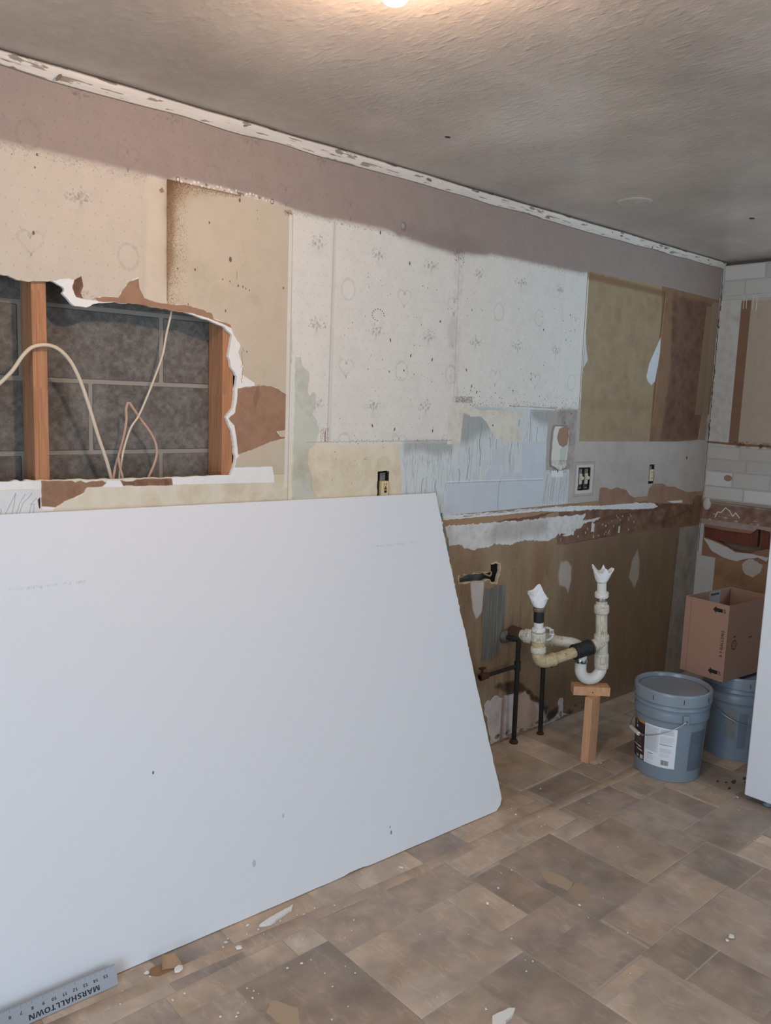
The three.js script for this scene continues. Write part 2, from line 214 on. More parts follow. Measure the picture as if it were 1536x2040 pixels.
  // cream strip and bare beige field where a cabinet hung
  p.poly([[1.045, 2.045], [1.055, 2.09], [1.114, 2.086], [1.114, 1.70], [1.030, 1.70]], [210, 196, 175], { r: 0.002 }); p.poly([[1.03, 1.7], [1.046, 2.03], [1.052, 2.03], [1.045, 1.7]], [180, 172, 156], { r: 0.003, al: 0.5, blur: 0.004 });
  p.poly(WP.beige, [202, 187, 164], { r: 0.0015 });
  p.blots(WP.beige, 260, [190, 172, 142], 0.004, 0.03, 0.05);
  p.poly([[0.60, 1.262], [1.55, 1.245], [1.55, 0.9], [0.60, 0.9]], [226, 216, 196], { r: 0.002 });
  p.blots([[0.85, 1.25], [1.55, 1.25], [1.55, 0.9], [0.85, 0.9]], 160, [225, 218, 180], 0.01, 0.05, 0.12);
  p.poly(WP.mold, [130, 92, 58], { r: 0.01, al: 0.42, blur: 0.016 }); p.poly([[1.114, 2.09], [1.136, 2.09], [1.132, 1.88], [1.114, 1.80]], [112, 76, 46], { r: 0.006, al: 0.5, blur: 0.006 });
  for (let i = 0; i < 9000; i++) {                // mould specks, thickest in the upper left corner of the field
    const u = Math.abs(rr(-1, 1) * rr(0, 1)), v = rnd(), left = rnd() < 0.66;
    const mx = left ? 1.115 + u * 0.07 : 1.115 + v * v * 0.24, my = left ? 2.092 - v * v * 0.42 : 2.094 - u * 0.06 * (1.15 - v);
    p.dot(mx, my, rr(0.0004, 0.0011), rr(0.0005, 0.0015), [104, 72, 44], rr(0.2, 0.55));
  }
  p.rect(1.113, 1.118, 1.76, 2.09, [120, 84, 52], 0.4);
  for (let i = 0; i < 26; i++) p.dot(1.15 + i * 0.0124 + rr(-0.003, 0.003), 2.100 + rr(-0.004, 0.006), rr(0.002, 0.005), rr(0.0015, 0.004), i % 5 === 2 ? [150, 112, 84] : [238, 230, 220], 0.9);
  for (const [cx, cy] of [[1.148, 2.100], [1.467, 2.097]]) { p.dot(cx, cy, 0.0065, 0.008, [110, 80, 60], 0.9); p.dot(cx, cy, 0.004, 0.005, [226, 216, 200], 1); }
  p.poly([[1.090, 2.060], [1.100, 2.070], [1.106, 2.058], [1.096, 2.053]], [150, 125, 104], { r: 0.001 });
  p.poly([[1.340, 2.105], [1.362, 2.101], [1.354, 2.094], [1.344, 2.096]], [140, 112, 92], { r: 0.001 });
  for (let i = 0; i < 16; i++) { const a = rr(0, 1); p.line([[1.512 + a * 0.028, 2.082 - rr(0, 0.018)], [1.519 + a * 0.028, 2.082 - rr(0, 0.018)]], 0.0014, [96, 72, 56], 0.8); }
  // stray specks on the beige field
  for (const [cx, cy, r] of [[1.321, 1.903, 0.008], [1.349, 1.829, 0.004], [1.366, 1.828, 0.0035], [1.376, 1.824, 0.003], [1.389, 1.820, 0.003], [1.295, 1.842, 0.003], [1.320, 1.838, 0.003], [1.515, 1.841, 0.004], [1.351, 2.08, 0.006], [1.413, 2.061, 0.002], [1.415, 2.035, 0.002], [1.249, 1.998, 0.004], [1.147, 1.854, 0.003], [1.203, 1.858, 0.004], [0.759, 2.083, 0.004], [0.753, 2.051, 0.003], [0.746, 1.89, 0.005], [0.698, 2.071, 0.002], [1.548, 1.615, 0.004], [1.181, 1.757, 0.003], [1.306, 1.75, 0.004], [1.383, 1.633, 0.003]]) p.dot(cx, cy, r * 0.6, r, [92, 72, 56], 0.85);
  p.line([[1.344, 1.872], [1.344, 1.848]], 0.0015, [120, 96, 78], 0.8);
  // torn drywall: bare gypsum and brown backing paper round the opening
  p.poly(WP.gypR, GYP, { r: 0.003 }); p.poly(WP.gypT, GYP, { r: 0.003 });
  for (const k of ['whA', 'whB', 'whC', 'whD']) p.poly(WP[k], [240, 237, 233], { r: 0.001 });
  p.poly([[0.56, 1.232], [0.758, 1.232], [0.750, 1.13], [0.56, 1.12]], [226, 226, 224], { r: 0.002 });
  for (const k of ['brA', 'brB', 'brC', 'brD', 'brD2', 'brE']) { p.poly(WP[k], [244, 238, 228], { r: 0.0045, seed: 7 }); p.poly(WP[k], BROWN, { r: 0.003 }); p.blots(WP[k], 90, [150, 104, 76], 0.004, 0.02, 0.07); }
  p.poly([[1.42, 1.53], [1.432, 1.535], [1.43, 1.49], [1.415, 1.455], [1.405, 1.48]], [130, 96, 68], { r: 0.003, al: 0.6 });
  for (let i = 0; i < 9; i++) p.line([[1.366 + rr(-0.004, 0.004), 1.645 - i * 0.012], [1.368 + rr(-0.006, 0.006), 1.633 - i * 0.012]], 0.0016, [150, 120, 96], 0.9);
  // pencil scribble under the opening
  for (const l of [[[0.656, 1.165], [0.673, 1.199], [0.686, 1.224]], [[0.674, 1.165], [0.681, 1.196], [0.686, 1.225]], [[0.684, 1.160], [0.695, 1.197], [0.710, 1.221]], [[0.692, 1.165], [0.704, 1.199], [0.717, 1.209], [0.727, 1.222]], [[0.718, 1.165], [0.726, 1.196], [0.739, 1.209]], [[0.729, 1.165], [0.732, 1.193], [0.722, 1.193]], [[0.647, 1.170], [0.649, 1.182], [0.647, 1.186]]]) p.line(l, 0.0011, [90, 92, 96], 0.62);
  // strip of old paint showing left of the white wallpaper, its raised seam
  p.rect(1.532, 1.549, 1.2, 2.07, [228, 221, 206], 0.9);
  p.line([[1.547, 0.9], [1.546, 2.075]], 0.0025, [150, 138, 122], 0.55);
  p.poly(WP.greyL, [205, 205, 190], { r: 0.004 }); p.blots(WP.greyL, 150, [196, 200, 186], 0.005, 0.02, 0.08);
  p.rect(1.705, 1.722, 1.352, 2.083, [214, 206, 196], 0.7); p.line([[1.706, 1.352], [1.714, 2.08]], 0.003, [178, 166, 154], 0.6);
  p.line([[2.322, 1.50], [2.317, 2.06]], 0.004, [196, 188, 182], 0.7); p.blots([[2.29, 1.5], [2.345, 1.5], [2.345, 2.06], [2.29, 2.06]], 160, [214, 206, 202], 0.004, 0.014, 0.12);
  p.poly([[2.275, 1.71], [2.30, 1.695], [2.32, 1.74], [2.318, 1.80], [2.28, 1.815], [2.27, 1.76]], [196, 193, 188], { r: 0.006, al: 0.45, blur: 0.006 });
  // band under the wall cabinets
  p.rect(1.55, 1.75, 1.0, 1.349, [230, 219, 195]); p.poly(WP.cream, [231, 219, 192], { r: 0.001 }); p.poly(WP.greyL.slice(12), [205, 205, 190], { r: 0.004 });
  p.blots(WP.cream, 200, [226, 212, 180], 0.008, 0.04, 0.10); for (let i = 0; i < 26; i++) p.dot(rr(1.72, 2.08), rr(1.20, 1.385), rr(0.001, 0.0035), rr(0.001, 0.003), [140, 110, 80], rr(0.3, 0.7));
  p.rect(2.06, 3.16, 0.99, 1.352, [212, 214, 208]); p.rect(2.32, 3.16, 1.35, 1.487, [212, 214, 208]);
  p.poly(WP.streak, [214, 217, 214], { r: 0.001 });
  for (let i = 0; i < 190; i++) {                // printed grain of the old contact paper: wavy upright lines
    let lx = rr(2.065, 3.14), ly = rr(1.05, lx < 2.33 ? 1.35 : 1.48); const n = 4 + (rnd() * 14 | 0), pts = []; const big = rnd() < 0.22;
    for (let k = 0; k < n; k++) { pts.push([lx, ly]); lx += rr(-0.0035, 0.0035) + 0.0022 * Math.sin(k * 0.9 + i); ly -= 0.013; }
    p.line(pts, big ? 0.0024 : 0.0012, [92, 90, 88], big ? 0.75 : 0.4);
  }
  p.poly([[2.07, 1.351], [2.33, 1.351], [2.33, 1.31], [2.25, 1.295], [2.15, 1.315], [2.07, 1.31]], [140, 140, 134], { r: 0.008, al: 0.5, blur: 0.010 });
  p.poly([[2.35, 1.475], [2.62, 1.475], [2.57, 1.40], [2.48, 1.37], [2.42, 1.34], [2.34, 1.34]], [136, 136, 130], { r: 0.01, al: 0.55, blur: 0.014 });
  p.poly([[2.80, 1.483], [3.15, 1.485], [3.15, 1.42], [3.0, 1.40], [2.82, 1.44]], [138, 134, 126], { r: 0.008, al: 0.6, blur: 0.010 });
  for (let i = 0; i < 420; i++) { const left = rnd() < 0.35; p.line([[left ? rr(2.07, 2.33) : rr(2.33, 3.14), left ? rr(1.27, 1.35) : rr(1.36, 1.48)]].flatMap(([a, b]) => [[a, b], [a + rr(-0.002, 0.002), b - rr(0.008, 0.03)]]), 0.0015, [90, 88, 84], rr(0.08, 0.3)); }
  p.poly(WP.paintA, [205, 209, 213], { r: 0.002 });
  p.line([[2.305, 1.183], [2.50, 1.181], [2.62, 1.178], [2.80, 1.176], [2.925, 1.172]], 0.0028, [150, 152, 158], 0.6); p.line([[2.635, 1.19], [2.622, 1.175], [2.618, 1.10], [2.623, 1.045]], 0.0024, [110, 108, 108], 0.7); p.line([[2.305, 1.189], [2.62, 1.184], [2.92, 1.179]], 0.0035, [236, 238, 242], 0.7);
  p.poly([[2.585, 1.31], [2.65, 1.325], [2.65, 1.25], [2.57, 1.25]], [204, 208, 209], { r: 0.003 });
  p.poly(WP.creamB, [226, 219, 202], { r: 0.002 }); p.blots(WP.creamB, 240, [214, 196, 176], 0.004, 0.02, 0.09); p.dot(2.561, 1.412, 0.004, 0.004, [100, 90, 84], 0.9);
  for (let i = 0; i < 420; i++) p.dot(2.33 + Math.abs(rr(-1, 1)) * 0.1, 1.512 + rr(-0.012, 0.012), rr(0.0008, 0.002), rr(0.0008, 0.003), [120, 96, 84], rr(0.2, 0.5));
  p.line([[2.66, 1.494], [2.98, 1.490]], 0.002, [110, 96, 84], 0.7); p.line([[2.79, 1.485], [2.97, 1.483]], 0.003, [236, 236, 232], 0.9);
  for (let i = 0; i < 190; i++) p.dot(rr(2.36, 3.13), 1.492 + Math.abs(rr(-1, 1) * rnd()) * 0.09, rr(0.0006, 0.0020), rr(0.0008, 0.0034), [66, 58, 52], rr(0.35, 0.85), rr(0, 3));
  // grimy grey paper right of the backsplash
  p.poly(WP.dirtR, [176, 166, 156], { r: 0.002 }); p.rect(3.145, 4.4, 1.02, 1.492, [188, 177, 166]); p.poly(WP.dirtR2, [188, 177, 166], { r: 0 });
  p.blots([[3.0, 1.02], [4.386, 1.02], [4.386, 1.49], [3.0, 1.49]], 420, [200, 192, 184], 0.01, 0.05, 0.05);
  p.blots([[3.16, 1.44], [3.9, 1.44], [3.9, 1.49], [3.16, 1.49]], 260, [170, 162, 156], 0.006, 0.02, 0.09); p.line([[3.16, 1.484], [3.62, 1.486]], 0.004, [226, 220, 212], 0.8);
  p.blots([[2.99, 1.2], [3.14, 1.2], [3.14, 1.49], [2.99, 1.49]], 300, [170, 156, 144], 0.006, 0.02, 0.08);
  p.rect(2.92, 3.11, 1.02, 1.215, [206, 208, 204]); for (let i = 0; i < 22; i++) { let lx = rr(2.93, 3.10), ly = rr(1.15, 1.21); const pts = []; for (let k = 0; k < 10; k++) { pts.push([lx, ly]); lx += rr(-0.006, 0.003); ly -= 0.014; } p.line(pts, 0.0015, [100, 98, 94], 0.5); }
  p.poly(WP.phone, [120, 104, 92], { r: 0.002, al: 0.55 }); p.poly(WP.phone.map(([a, b]) => [3.03 + (a - 3.03) * 0.86 + 0.006, 1.31 + (b - 1.31) * 0.94]), [222, 217, 203], { r: 0.002 });
  p.poly([[3.03, 1.315], [3.085, 1.33], [3.07, 1.24], [3.03, 1.235]], [196, 198, 186], { r: 0.003 });
  p.blots([[2.96, 1.20], [3.09, 1.20], [3.09, 1.26], [2.96, 1.26]], 90, [150, 130, 108], 0.003, 0.01, 0.16);
  p.poly(WP.phoneBr, BROWN, { r: 0.001 }); p.poly(WP.phoneWh, [230, 229, 226], { r: 0.002 }); p.dot(3.022, 1.208, 0.004, 0.006, [70, 62, 56], 0.9);
  p.rect(3.155, 3.31, 1.085, 1.245, [178, 164, 154]); p.line([[3.155, 1.085], [3.31, 1.085], [3.31, 1.245], [3.155, 1.245], [3.155, 1.085]], 0.0025, [120, 112, 106], 0.6); p.rect(3.166, 3.30, 1.098, 1.232, [206, 196, 188]);
  p.line([[3.10, 1.03], [3.095, 1.48]], 0.002, [140, 130, 122], 0.6);
  // bare brown board where the corner cabinet hung
  p.poly(WP.panelL, [164, 142, 108], { r: 0.002 }); p.poly(WP.panelR, [140, 106, 76], { r: 0.002 }); p.poly(WP.panelDark, [118, 84, 62], { r: 0.008, al: 0.85, blur: 0.012 });
  p.blots(WP.panelDark, 420, [104, 68, 44], 0.006, 0.03, 0.10); p.blots(WP.panelR, 260, [120, 84, 54], 0.006, 0.03, 0.08);
  p.blots(WP.panelL, 300, [150, 124, 84], 0.008, 0.04, 0.06);
  p.poly([[3.15, 2.1], [3.82, 2.09], [3.82, 2.062], [3.15, 2.068]], [120, 82, 44], { r: 0.004, al: 0.6, blur: 0.005 }); p.poly([[3.16, 1.492], [3.77, 1.492], [3.77, 1.53], [3.16, 1.535]], [150, 120, 76], { r: 0.004, al: 0.35, blur: 0.006 });
  p.line([[3.816, 2.08], [3.80, 1.85], [3.79, 1.50]], 0.012, [112, 74, 40], 0.75); p.line([[3.828, 2.08], [3.812, 1.85], [3.802, 1.50]], 0.008, [172, 132, 86], 0.7);
  p.poly(WP.strip, [160, 140, 116], { r: 0.003 }); p.poly([[4.25, 2.06], [4.4, 2.06], [4.4, 1.48], [4.22, 1.48]], [142, 114, 88], { r: 0.003 }); p.poly(WP.strip, [152, 128, 100], { r: 0.004, al: 0.8 });
  p.poly(WP.leaf, [214, 218, 218], { r: 0.001 }); p.poly(WP.chip, [206, 208, 206], { r: 0.002 });
  p.line([[3.151, 1.49], [3.150, 2.1]], 0.004, [92, 62, 36], 0.7);
  for (let i = 0; i < 26; i++) p.dot(rr(3.2, 4.2), rr(1.5, 2.05), rr(0.001, 0.002), rr(0.001, 0.003), [70, 52, 40], 0.6);
  // brown board behind the old base cabinets, streaked and stained
  p.rect(1.3, 4.4, 0, 1.055, BOARD);
  for (let i = 0; i < 900; i++) { const sx = rr(2.2, 4.2), sy = rr(0.15, 0.9); p.rect(sx, sx + rr(0.002, 0.012), sy - rr(0.05, 0.4), sy, rnd() < 0.6 ? [96, 68, 40] : [178, 150, 110], rr(0.03, 0.13)); }
  p.blots([[2.2, 0], [4.2, 0], [4.2, 1], [2.2, 1]], 420, [120, 88, 56], 0.01, 0.06, 0.06, 'multiply', 3);
  p.poly([[3.12, 0.9], [4.2, 0.9], [4.2, 0], [3.02, 0]], [108, 80, 56], { r: 0.01, al: 0.55, blur: 0.03 }); p.poly([[2.88, 0.9], [2.98, 0.9], [2.96, 0.55], [2.90, 0.62]], [124, 70, 40], { r: 0.012, al: 0.28, blur: 0.014 });
  p.poly([[4.17, 0.90], [4.4, 0.90], [4.4, 0], [4.13, 0]], [156, 144, 130], { r: 0.003 }); p.blots([[4.13, 0], [4.386, 0], [4.386, 0.9], [4.13, 0.9]], 200, [150, 138, 126], 0.006, 0.03, 0.1, 'multiply', 2);
  p.rect(2.1, 4.386, 0.99, 1.045, [166, 132, 98]); p.poly([[3.05, 1.03], [4.386, 1.03], [4.386, 0.86], [3.05, 0.87]], [132, 97, 72], { r: 0.006 });
  p.blots([[3.05, 1.03], [4.3, 1.03], [4.3, 0.87], [3.05, 0.87]], 420, [112, 70, 42], 0.006, 0.03, 0.12);
  p.line([[3.25, 0.955], [3.5, 0.965], [3.8, 0.98], [4.1, 1.0]], 0.022, [92, 56, 32], 0.5); p.line([[3.9, 0.90], [4.1, 0.925], [4.25, 0.96], [4.29, 0.94]], 0.018, [92, 62, 36], 0.55);
  p.poly(WP.ledgeW, [226, 225, 220], { r: 0.004 }); p.blots(WP.ledgeW, 120, [150, 132, 112], 0.002, 0.008, 0.15);
  for (let i = 0; i < 60; i++) p.line([[rr(2.4, 3.2), 1.047]].flatMap(([a, b]) => [[a, b + rr(-0.006, 0.006)], [a + rr(0.01, 0.06), b + rr(-0.006, 0.006)]]), 0.0018, [96, 78, 62], rr(0.3, 0.8));
  p.poly([[2.62, 1.01], [2.85, 1.015], [3.02, 1.025], [2.9, 1.0], [2.7, 0.99]], [104, 62, 40], { r: 0.005, al: 0.8 });
  p.poly(WP.plast, [222, 218, 212], { r: 0.007 }); p.blots(WP.plast, 260, [196, 184, 170], 0.004, 0.02, 0.10); p.poly(WP.plastG, [170, 158, 146], { r: 0.006, al: 0.5, blur: 0.008 }); p.blots(WP.plast, 200, [190, 180, 170], 0.003, 0.012, 0.12);
  for (let i = 0; i < 40; i++) p.dot(rr(3.05, 3.75), rr(0.88, 0.97), rr(0.002, 0.006), rr(0.002, 0.010), [214, 206, 194], 0.85);
  for (const [a, b, c, d] of [[3.21, 0.96, 0.05, 0.008], [3.33, 0.925, 0.012, 0.022], [3.56, 0.9, 0.008, 0.014], [3.16, 0.91, 0.02, 0.008]]) p.poly([[a - c, b - d], [a + c, b - d], [a + c, b + d], [a - c, b + d]], [220, 214, 204], { r: 0.006 });
  p.line([[3.1, 0.865], [3.25, 0.868], [3.5, 0.874]], 0.004, [86, 52, 30], 0.7);
  for (const k of ['brF', 'brG']) { p.poly(WP[k], BROWN, { r: 0.002 }); p.blots(WP[k], 60, [146, 100, 72], 0.006, 0.03, 0.06); } p.poly(WP.brGw, [226, 224, 220], { r: 0.001 }); p.dot(4.176, 1.245, 0.006, 0.009, [60, 52, 46], 1);
  p.poly(WP.spA, [212, 206, 198], { r: 0.003, al: 0.85, blur: 0.003 }); p.poly(WP.spB, [192, 182, 168], { r: 0.004, al: 0.75, blur: 0.004 }); p.poly(WP.spC, [182, 170, 156], { r: 0.003, al: 0.7, blur: 0.003 });
  p.poly(rag(WP.slotHole.map(([a, b]) => [2.53 + (a - 2.53) * 1.05, 0.785 + (b - 0.785) * 1.18]), 0.003), [206, 182, 150], { r: 0.003 });
  // water damage by the supply pipes
  p.poly(WP.lowW, [214, 205, 198], { r: 0.008 }); p.blots(WP.lowW, 260, [176, 160, 146], 0.006, 0.03, 0.10); p.poly(WP.lowP, [196, 164, 140], { r: 0.006, al: 0.7 });
  p.poly(WP.stainA, [66, 44, 30], { r: 0.012, al: 0.75, blur: 0.005 }); p.poly(WP.stainB, [60, 42, 30], { r: 0.01, al: 0.8, blur: 0.004 }); p.blots(WP.stainA, 160, [60, 38, 22], 0.006, 0.02, 0.2);
  for (let i = 0; i < 60; i++) p.dot(rr(2.4, 3.5), rr(0.01, 0.045), rr(0.004, 0.02), rr(0.003, 0.012), [44, 30, 22], rr(0.2, 0.5));
  p.rect(2.72, 2.735, 0.0, 0.36, [128, 96, 72], 0.5); p.line([[2.74, 0.36], [2.735, 0]], 0.02, [120, 92, 74], 0.35);
  // specks all over the wallpaper
  for (let i = 0; i < 110; i++) { const a = rr(1.75, 3.12), b = rr(1.40, 1.93), q = rnd() < 0.14; p.dot(a, b, q ? rr(0.002, 0.0035) : rr(0.0007, 0.0018), q ? rr(0.003, 0.006) : rr(0.001, 0.003), [62, 54, 48], rr(0.5, 0.95), rr(-0.5, 0.5)); }
  for (let i = 0; i < 12; i++) { const a = i / 12 * 5; p.dot(1.918 + 0.028 * Math.cos(a), 1.795 + 0.02 * Math.sin(a), 0.0018, 0.0024, [58, 52, 48], 0.9); }
  for (const [a, b] of [[1.915, 2.074], [2.06, 1.99], [2.386, 1.628], [2.452, 1.543], [2.42, 1.566], [2.194, 1.656], [2.083, 1.664], [1.98, 1.713], [1.908, 1.407], [2.016, 1.394], [2.213, 1.389]]) p.dot(a, b, 0.0028, 0.0066, [74, 60, 48], 0.9, rr(-0.4, 0.4));
  p.line([[1.697, 1.385], [1.697, 1.352]], 0.004, [110, 78, 60], 0.85); for (let i = 0; i < 80; i++) p.dot(1.695 + rr(-0.02, 0.02), rr(1.35, 1.40), 0.0012, 0.002, [140, 110, 96], 0.5);
  p.line([[1.62, 1.350], [2.32, 1.352]], 0.002, [150, 130, 116], 0.5); for (let i = 0; i < 90; i++) p.dot(rr(1.7, 2.33), 1.353 + rr(-0.003, 0.004), 0.0012, 0.0014, [90, 74, 62], rr(0.3, 0.8));
  p.grain(0.6);
  return p.c;
}
function reliefLeftWall(x0, w, W, H) {           // what stands proud of the board: wallpaper, filler, the ledge; torn-off paper lies lower
  const p = painter(x0, w, W, H); const g = (v) => [v, v, v]; reseed(9);
  p.rect(x0, x0 + w, 0, HC, g(150)); p.blots([[x0, 0], [x0 + w, 0], [x0 + w, HC], [x0, HC]], 900, g(140), 0.02, 0.1, 0.3, 'source-over'); p.blots([[x0, 0], [x0 + w, 0], [x0 + w, HC], [x0, HC]], 900, g(160), 0.02, 0.1, 0.3, 'source-over');
  p.poly(WP.beige, g(138), { r: 0.0015 }); p.rect(1.30, 4.4, 0, 1.05, g(130));
  for (const k of ['gypR', 'gypT']) p.poly(WP[k], g(96), { r: 0.003 });
  for (const k of ['brA', 'brB', 'brC', 'brD', 'brD2', 'brE', 'brF', 'brG', 'phoneBr']) p.poly(WP[k], g(112), { r: 0.003 });
  p.poly(WP.panelL, g(128), { r: 0.002 }); p.poly(WP.panelR, g(134), { r: 0.002 }); p.poly(WP.leaf, g(150), { r: 0.001 });
  p.poly(WP.creamB, g(158), { r: 0.002 }); p.poly(WP.paintA, g(140), { r: 0.002 }); p.poly(WP.phone, g(150), { r: 0.002 });
  p.rect(1.704, 1.724, 1.352, 2.083, g(172)); p.poly(WP.ledgeW, g(215), { r: 0.004 }); p.poly(WP.plast, g(165), { r: 0.007 }); p.poly(WP.lowW, g(160), { r: 0.008 });
  for (let i = 0; i < 26; i++) p.dot(1.15 + i * 0.0124, 2.100 + rr(-0.004, 0.006), 0.004, 0.003, g(180));
  for (let i = 0; i < 2600; i++) p.dot(rr(x0, x0 + w), rr(0, HC), rr(0.001, 0.004), rr(0.001, 0.004), g(rr(120, 170)), 0.12);
  return p.c;
}
const WALL_SHEETS = [[0.10, 2.12, 2048], [2.12, XC, 2048], [XL, 0.10, 1024]];
const sheetMats = WALL_SHEETS.map(([a, b, n]) => new THREE.MeshStandardMaterial({ map: tex(paintLeftWall(a, b - a, n, n)), bumpMap: tex(reliefLeftWall(a, b - a, n / 2, n / 2), false), bumpScale: 0.004, roughness: 0.72 }));

// ---------- the left wall: drywall sheets on studs in front of a block wall ----------
const wall = struct('wall_left', 'stripped kitchen wall of stained wallpaper, torn drywall and bare brown board', 'wall');
const rectHole = (x0, x1, y0, y1) => [[x0, y0], [x1, y0], [x1, y1], [x0, y1]];
const OUT = { gfci: [1.942, 1.998, 1.128, 1.242], gang2: [3.182, 3.282, 1.112, 1.220], gang1: [3.800, 3.852, 1.118, 1.218] };
WALL_SHEETS.forEach(([a, b], i) => {
  const holes = i === 0 ? [ragHole, rag(rectHole(...OUT.gfci), 0.003, 0.01, 4)] : i === 1 ? [ragSlot, rag(rectHole(...OUT.gang2), 0.002, 0.01, 5), rag(rectHole(...OUT.gang1), 0.002, 0.01, 6)] : [];
  const g = slab([[a, 0], [b, 0], [b, HC], [a, HC]], 0.0127, holes).translate(0, 0, -0.0127);
  part(wall, 'drywall_sheet', uvXY(g, a, b - a, 0, HC), sheetMats[i]);
});
const woodTex = (c0, c1, seed) => fieldTex(256, (i, j) => { const g = fbm(i / 8 + 2 * fbm(i / 64, j / 64, seed, 3, 4), j / 128, seed + 3, 4, 0), k = 0.55 * g + 0.45 * vnoise(i / 3, j / 90, seed + 9); return c0.map((v, n) => clamp(v + (c1[n] - v) * k)); }, true);
const pine = new THREE.MeshStandardMaterial({ map: woodTex([200, 146, 106], [150, 98, 64], 3), roughness: 0.7 }), pine2 = new THREE.MeshStandardMaterial({ map: woodTex([222, 176, 136], [196, 140, 100], 8), roughness: 0.7 });
function metreUV(g, s = 1) { const p = g.attributes.position, n = g.attributes.normal, u = g.attributes.uv; for (let i = 0; i < p.count; i++) { const ax = Math.abs(n.getX(i)), ay = Math.abs(n.getY(i)), az = Math.abs(n.getZ(i)); if (ay > ax && ay > az) u.setXY(i, p.getX(i) * s, p.getZ(i) * s); else if (ax > az) u.setXY(i, p.getZ(i) * s, p.getY(i) * s); else u.setXY(i, p.getX(i) * s, p.getY(i) * s); } return g; }
for (const sx of [0.741, 1.305]) { const g = rbox(0.038, HC, 0.086, 0.002).translate(sx + 0.019, HC / 2, -0.0127 - 0.0435); part(wall, 'wall_stud', metreUV(g, 4), pine, 'orange-brown wooden stud inside the opening'); }
// concrete blocks behind
const outer = struct('wall_outer', 'grey concrete block wall seen through the torn opening', 'wall');
const blockTex = fieldTex(512, (i, j) => { const v = fbm(i / 16, j / 16, 21, 5, 32) * 70 + hash(i >> 1, j >> 1, 4) * 26 - 13, w = fbm(i / 80, j / 80, 31, 3, 0) * 40 - 20; return [113 + v * 0.75 + w * 0.7 - 26, 108 + v * 0.75 + w * 0.7 - 26, 102 + v * 0.75 + w * 0.7 - 26].map(clamp); }, true);
const blockBump = fieldTex(512, (i, j) => { const v = clamp(fbm(i / 10, j / 10, 41, 5, 0) * 200 + hash(i, j, 5) * 60); return [v, v, v]; });
const blockMat = new THREE.MeshStandardMaterial({ map: blockTex, bumpMap: blockBump, bumpScale: 0.003, roughness: 0.95 }), mortarMat = M('#9a9288', 0.95, { bumpMap: blockBump, bumpScale: 0.006 });
part(outer, 'mortar_bed', box(XL, XC, 0, HC, -0.22, -0.1065), mortarMat);
reseed(21);
for (let r = 0; r < 5; r++) { const y0 = 0.913 + r * 0.2032, off = r % 2 ? 0.741 : 0.930; for (let k = -2; k < 4; k++) { const x0 = off + k * 0.4064; if (x0 < -0.35 || x0 > 1.8) continue; const g = rbox(0.3955 + rr(-0.004, 0.002), 0.191 + rr(-0.003, 0.002), 0.03, 0.004).translate(x0 + 0.2032, y0 + 0.1016, -0.1045 - 0.015 + rr(0, 0.002)); part(outer, 'concrete_block', metreUV(g, 2.3), blockMat); } }

// grey duct tape stuck under the slot
const tapeTex = fieldTex(256, (i, j) => { const v = fbm(i / 5, j / 90, 51, 3) * 60 + hash(i, j, 6) * 14; return [100 + v, 98 + v, 90 + v].map((q) => clamp(q - 20)); }, true);
{ const g = slab(rag(WP.tape, 0.004, 0.01, 12), 0.0008); uvXY(g, 2.5, 0.25, 0.4, 0.35); const m = single('duct_tape', g, new THREE.MeshStandardMaterial({ map: tapeTex, roughness: 0.55, bumpMap: tapeTex, bumpScale: 0.0015 }), 'wrinkled grey tape stuck on the brown board below the slot', 'tape'); m.position.z = 0.0008; }
// splintered backing strip caught in the slot
part(wall, 'torn_strip', tube([[2.395, 0.787, -0.006], [2.47, 0.802, -0.004], [2.53, 0.803, -0.003], [2.575, 0.783, -0.003], [2.602, 0.776, -0.004], [2.612, 0.79, -0.01]], 0.004, 30, 6), M('#a98a66', 0.9), 'torn brown paper strip across the slot');

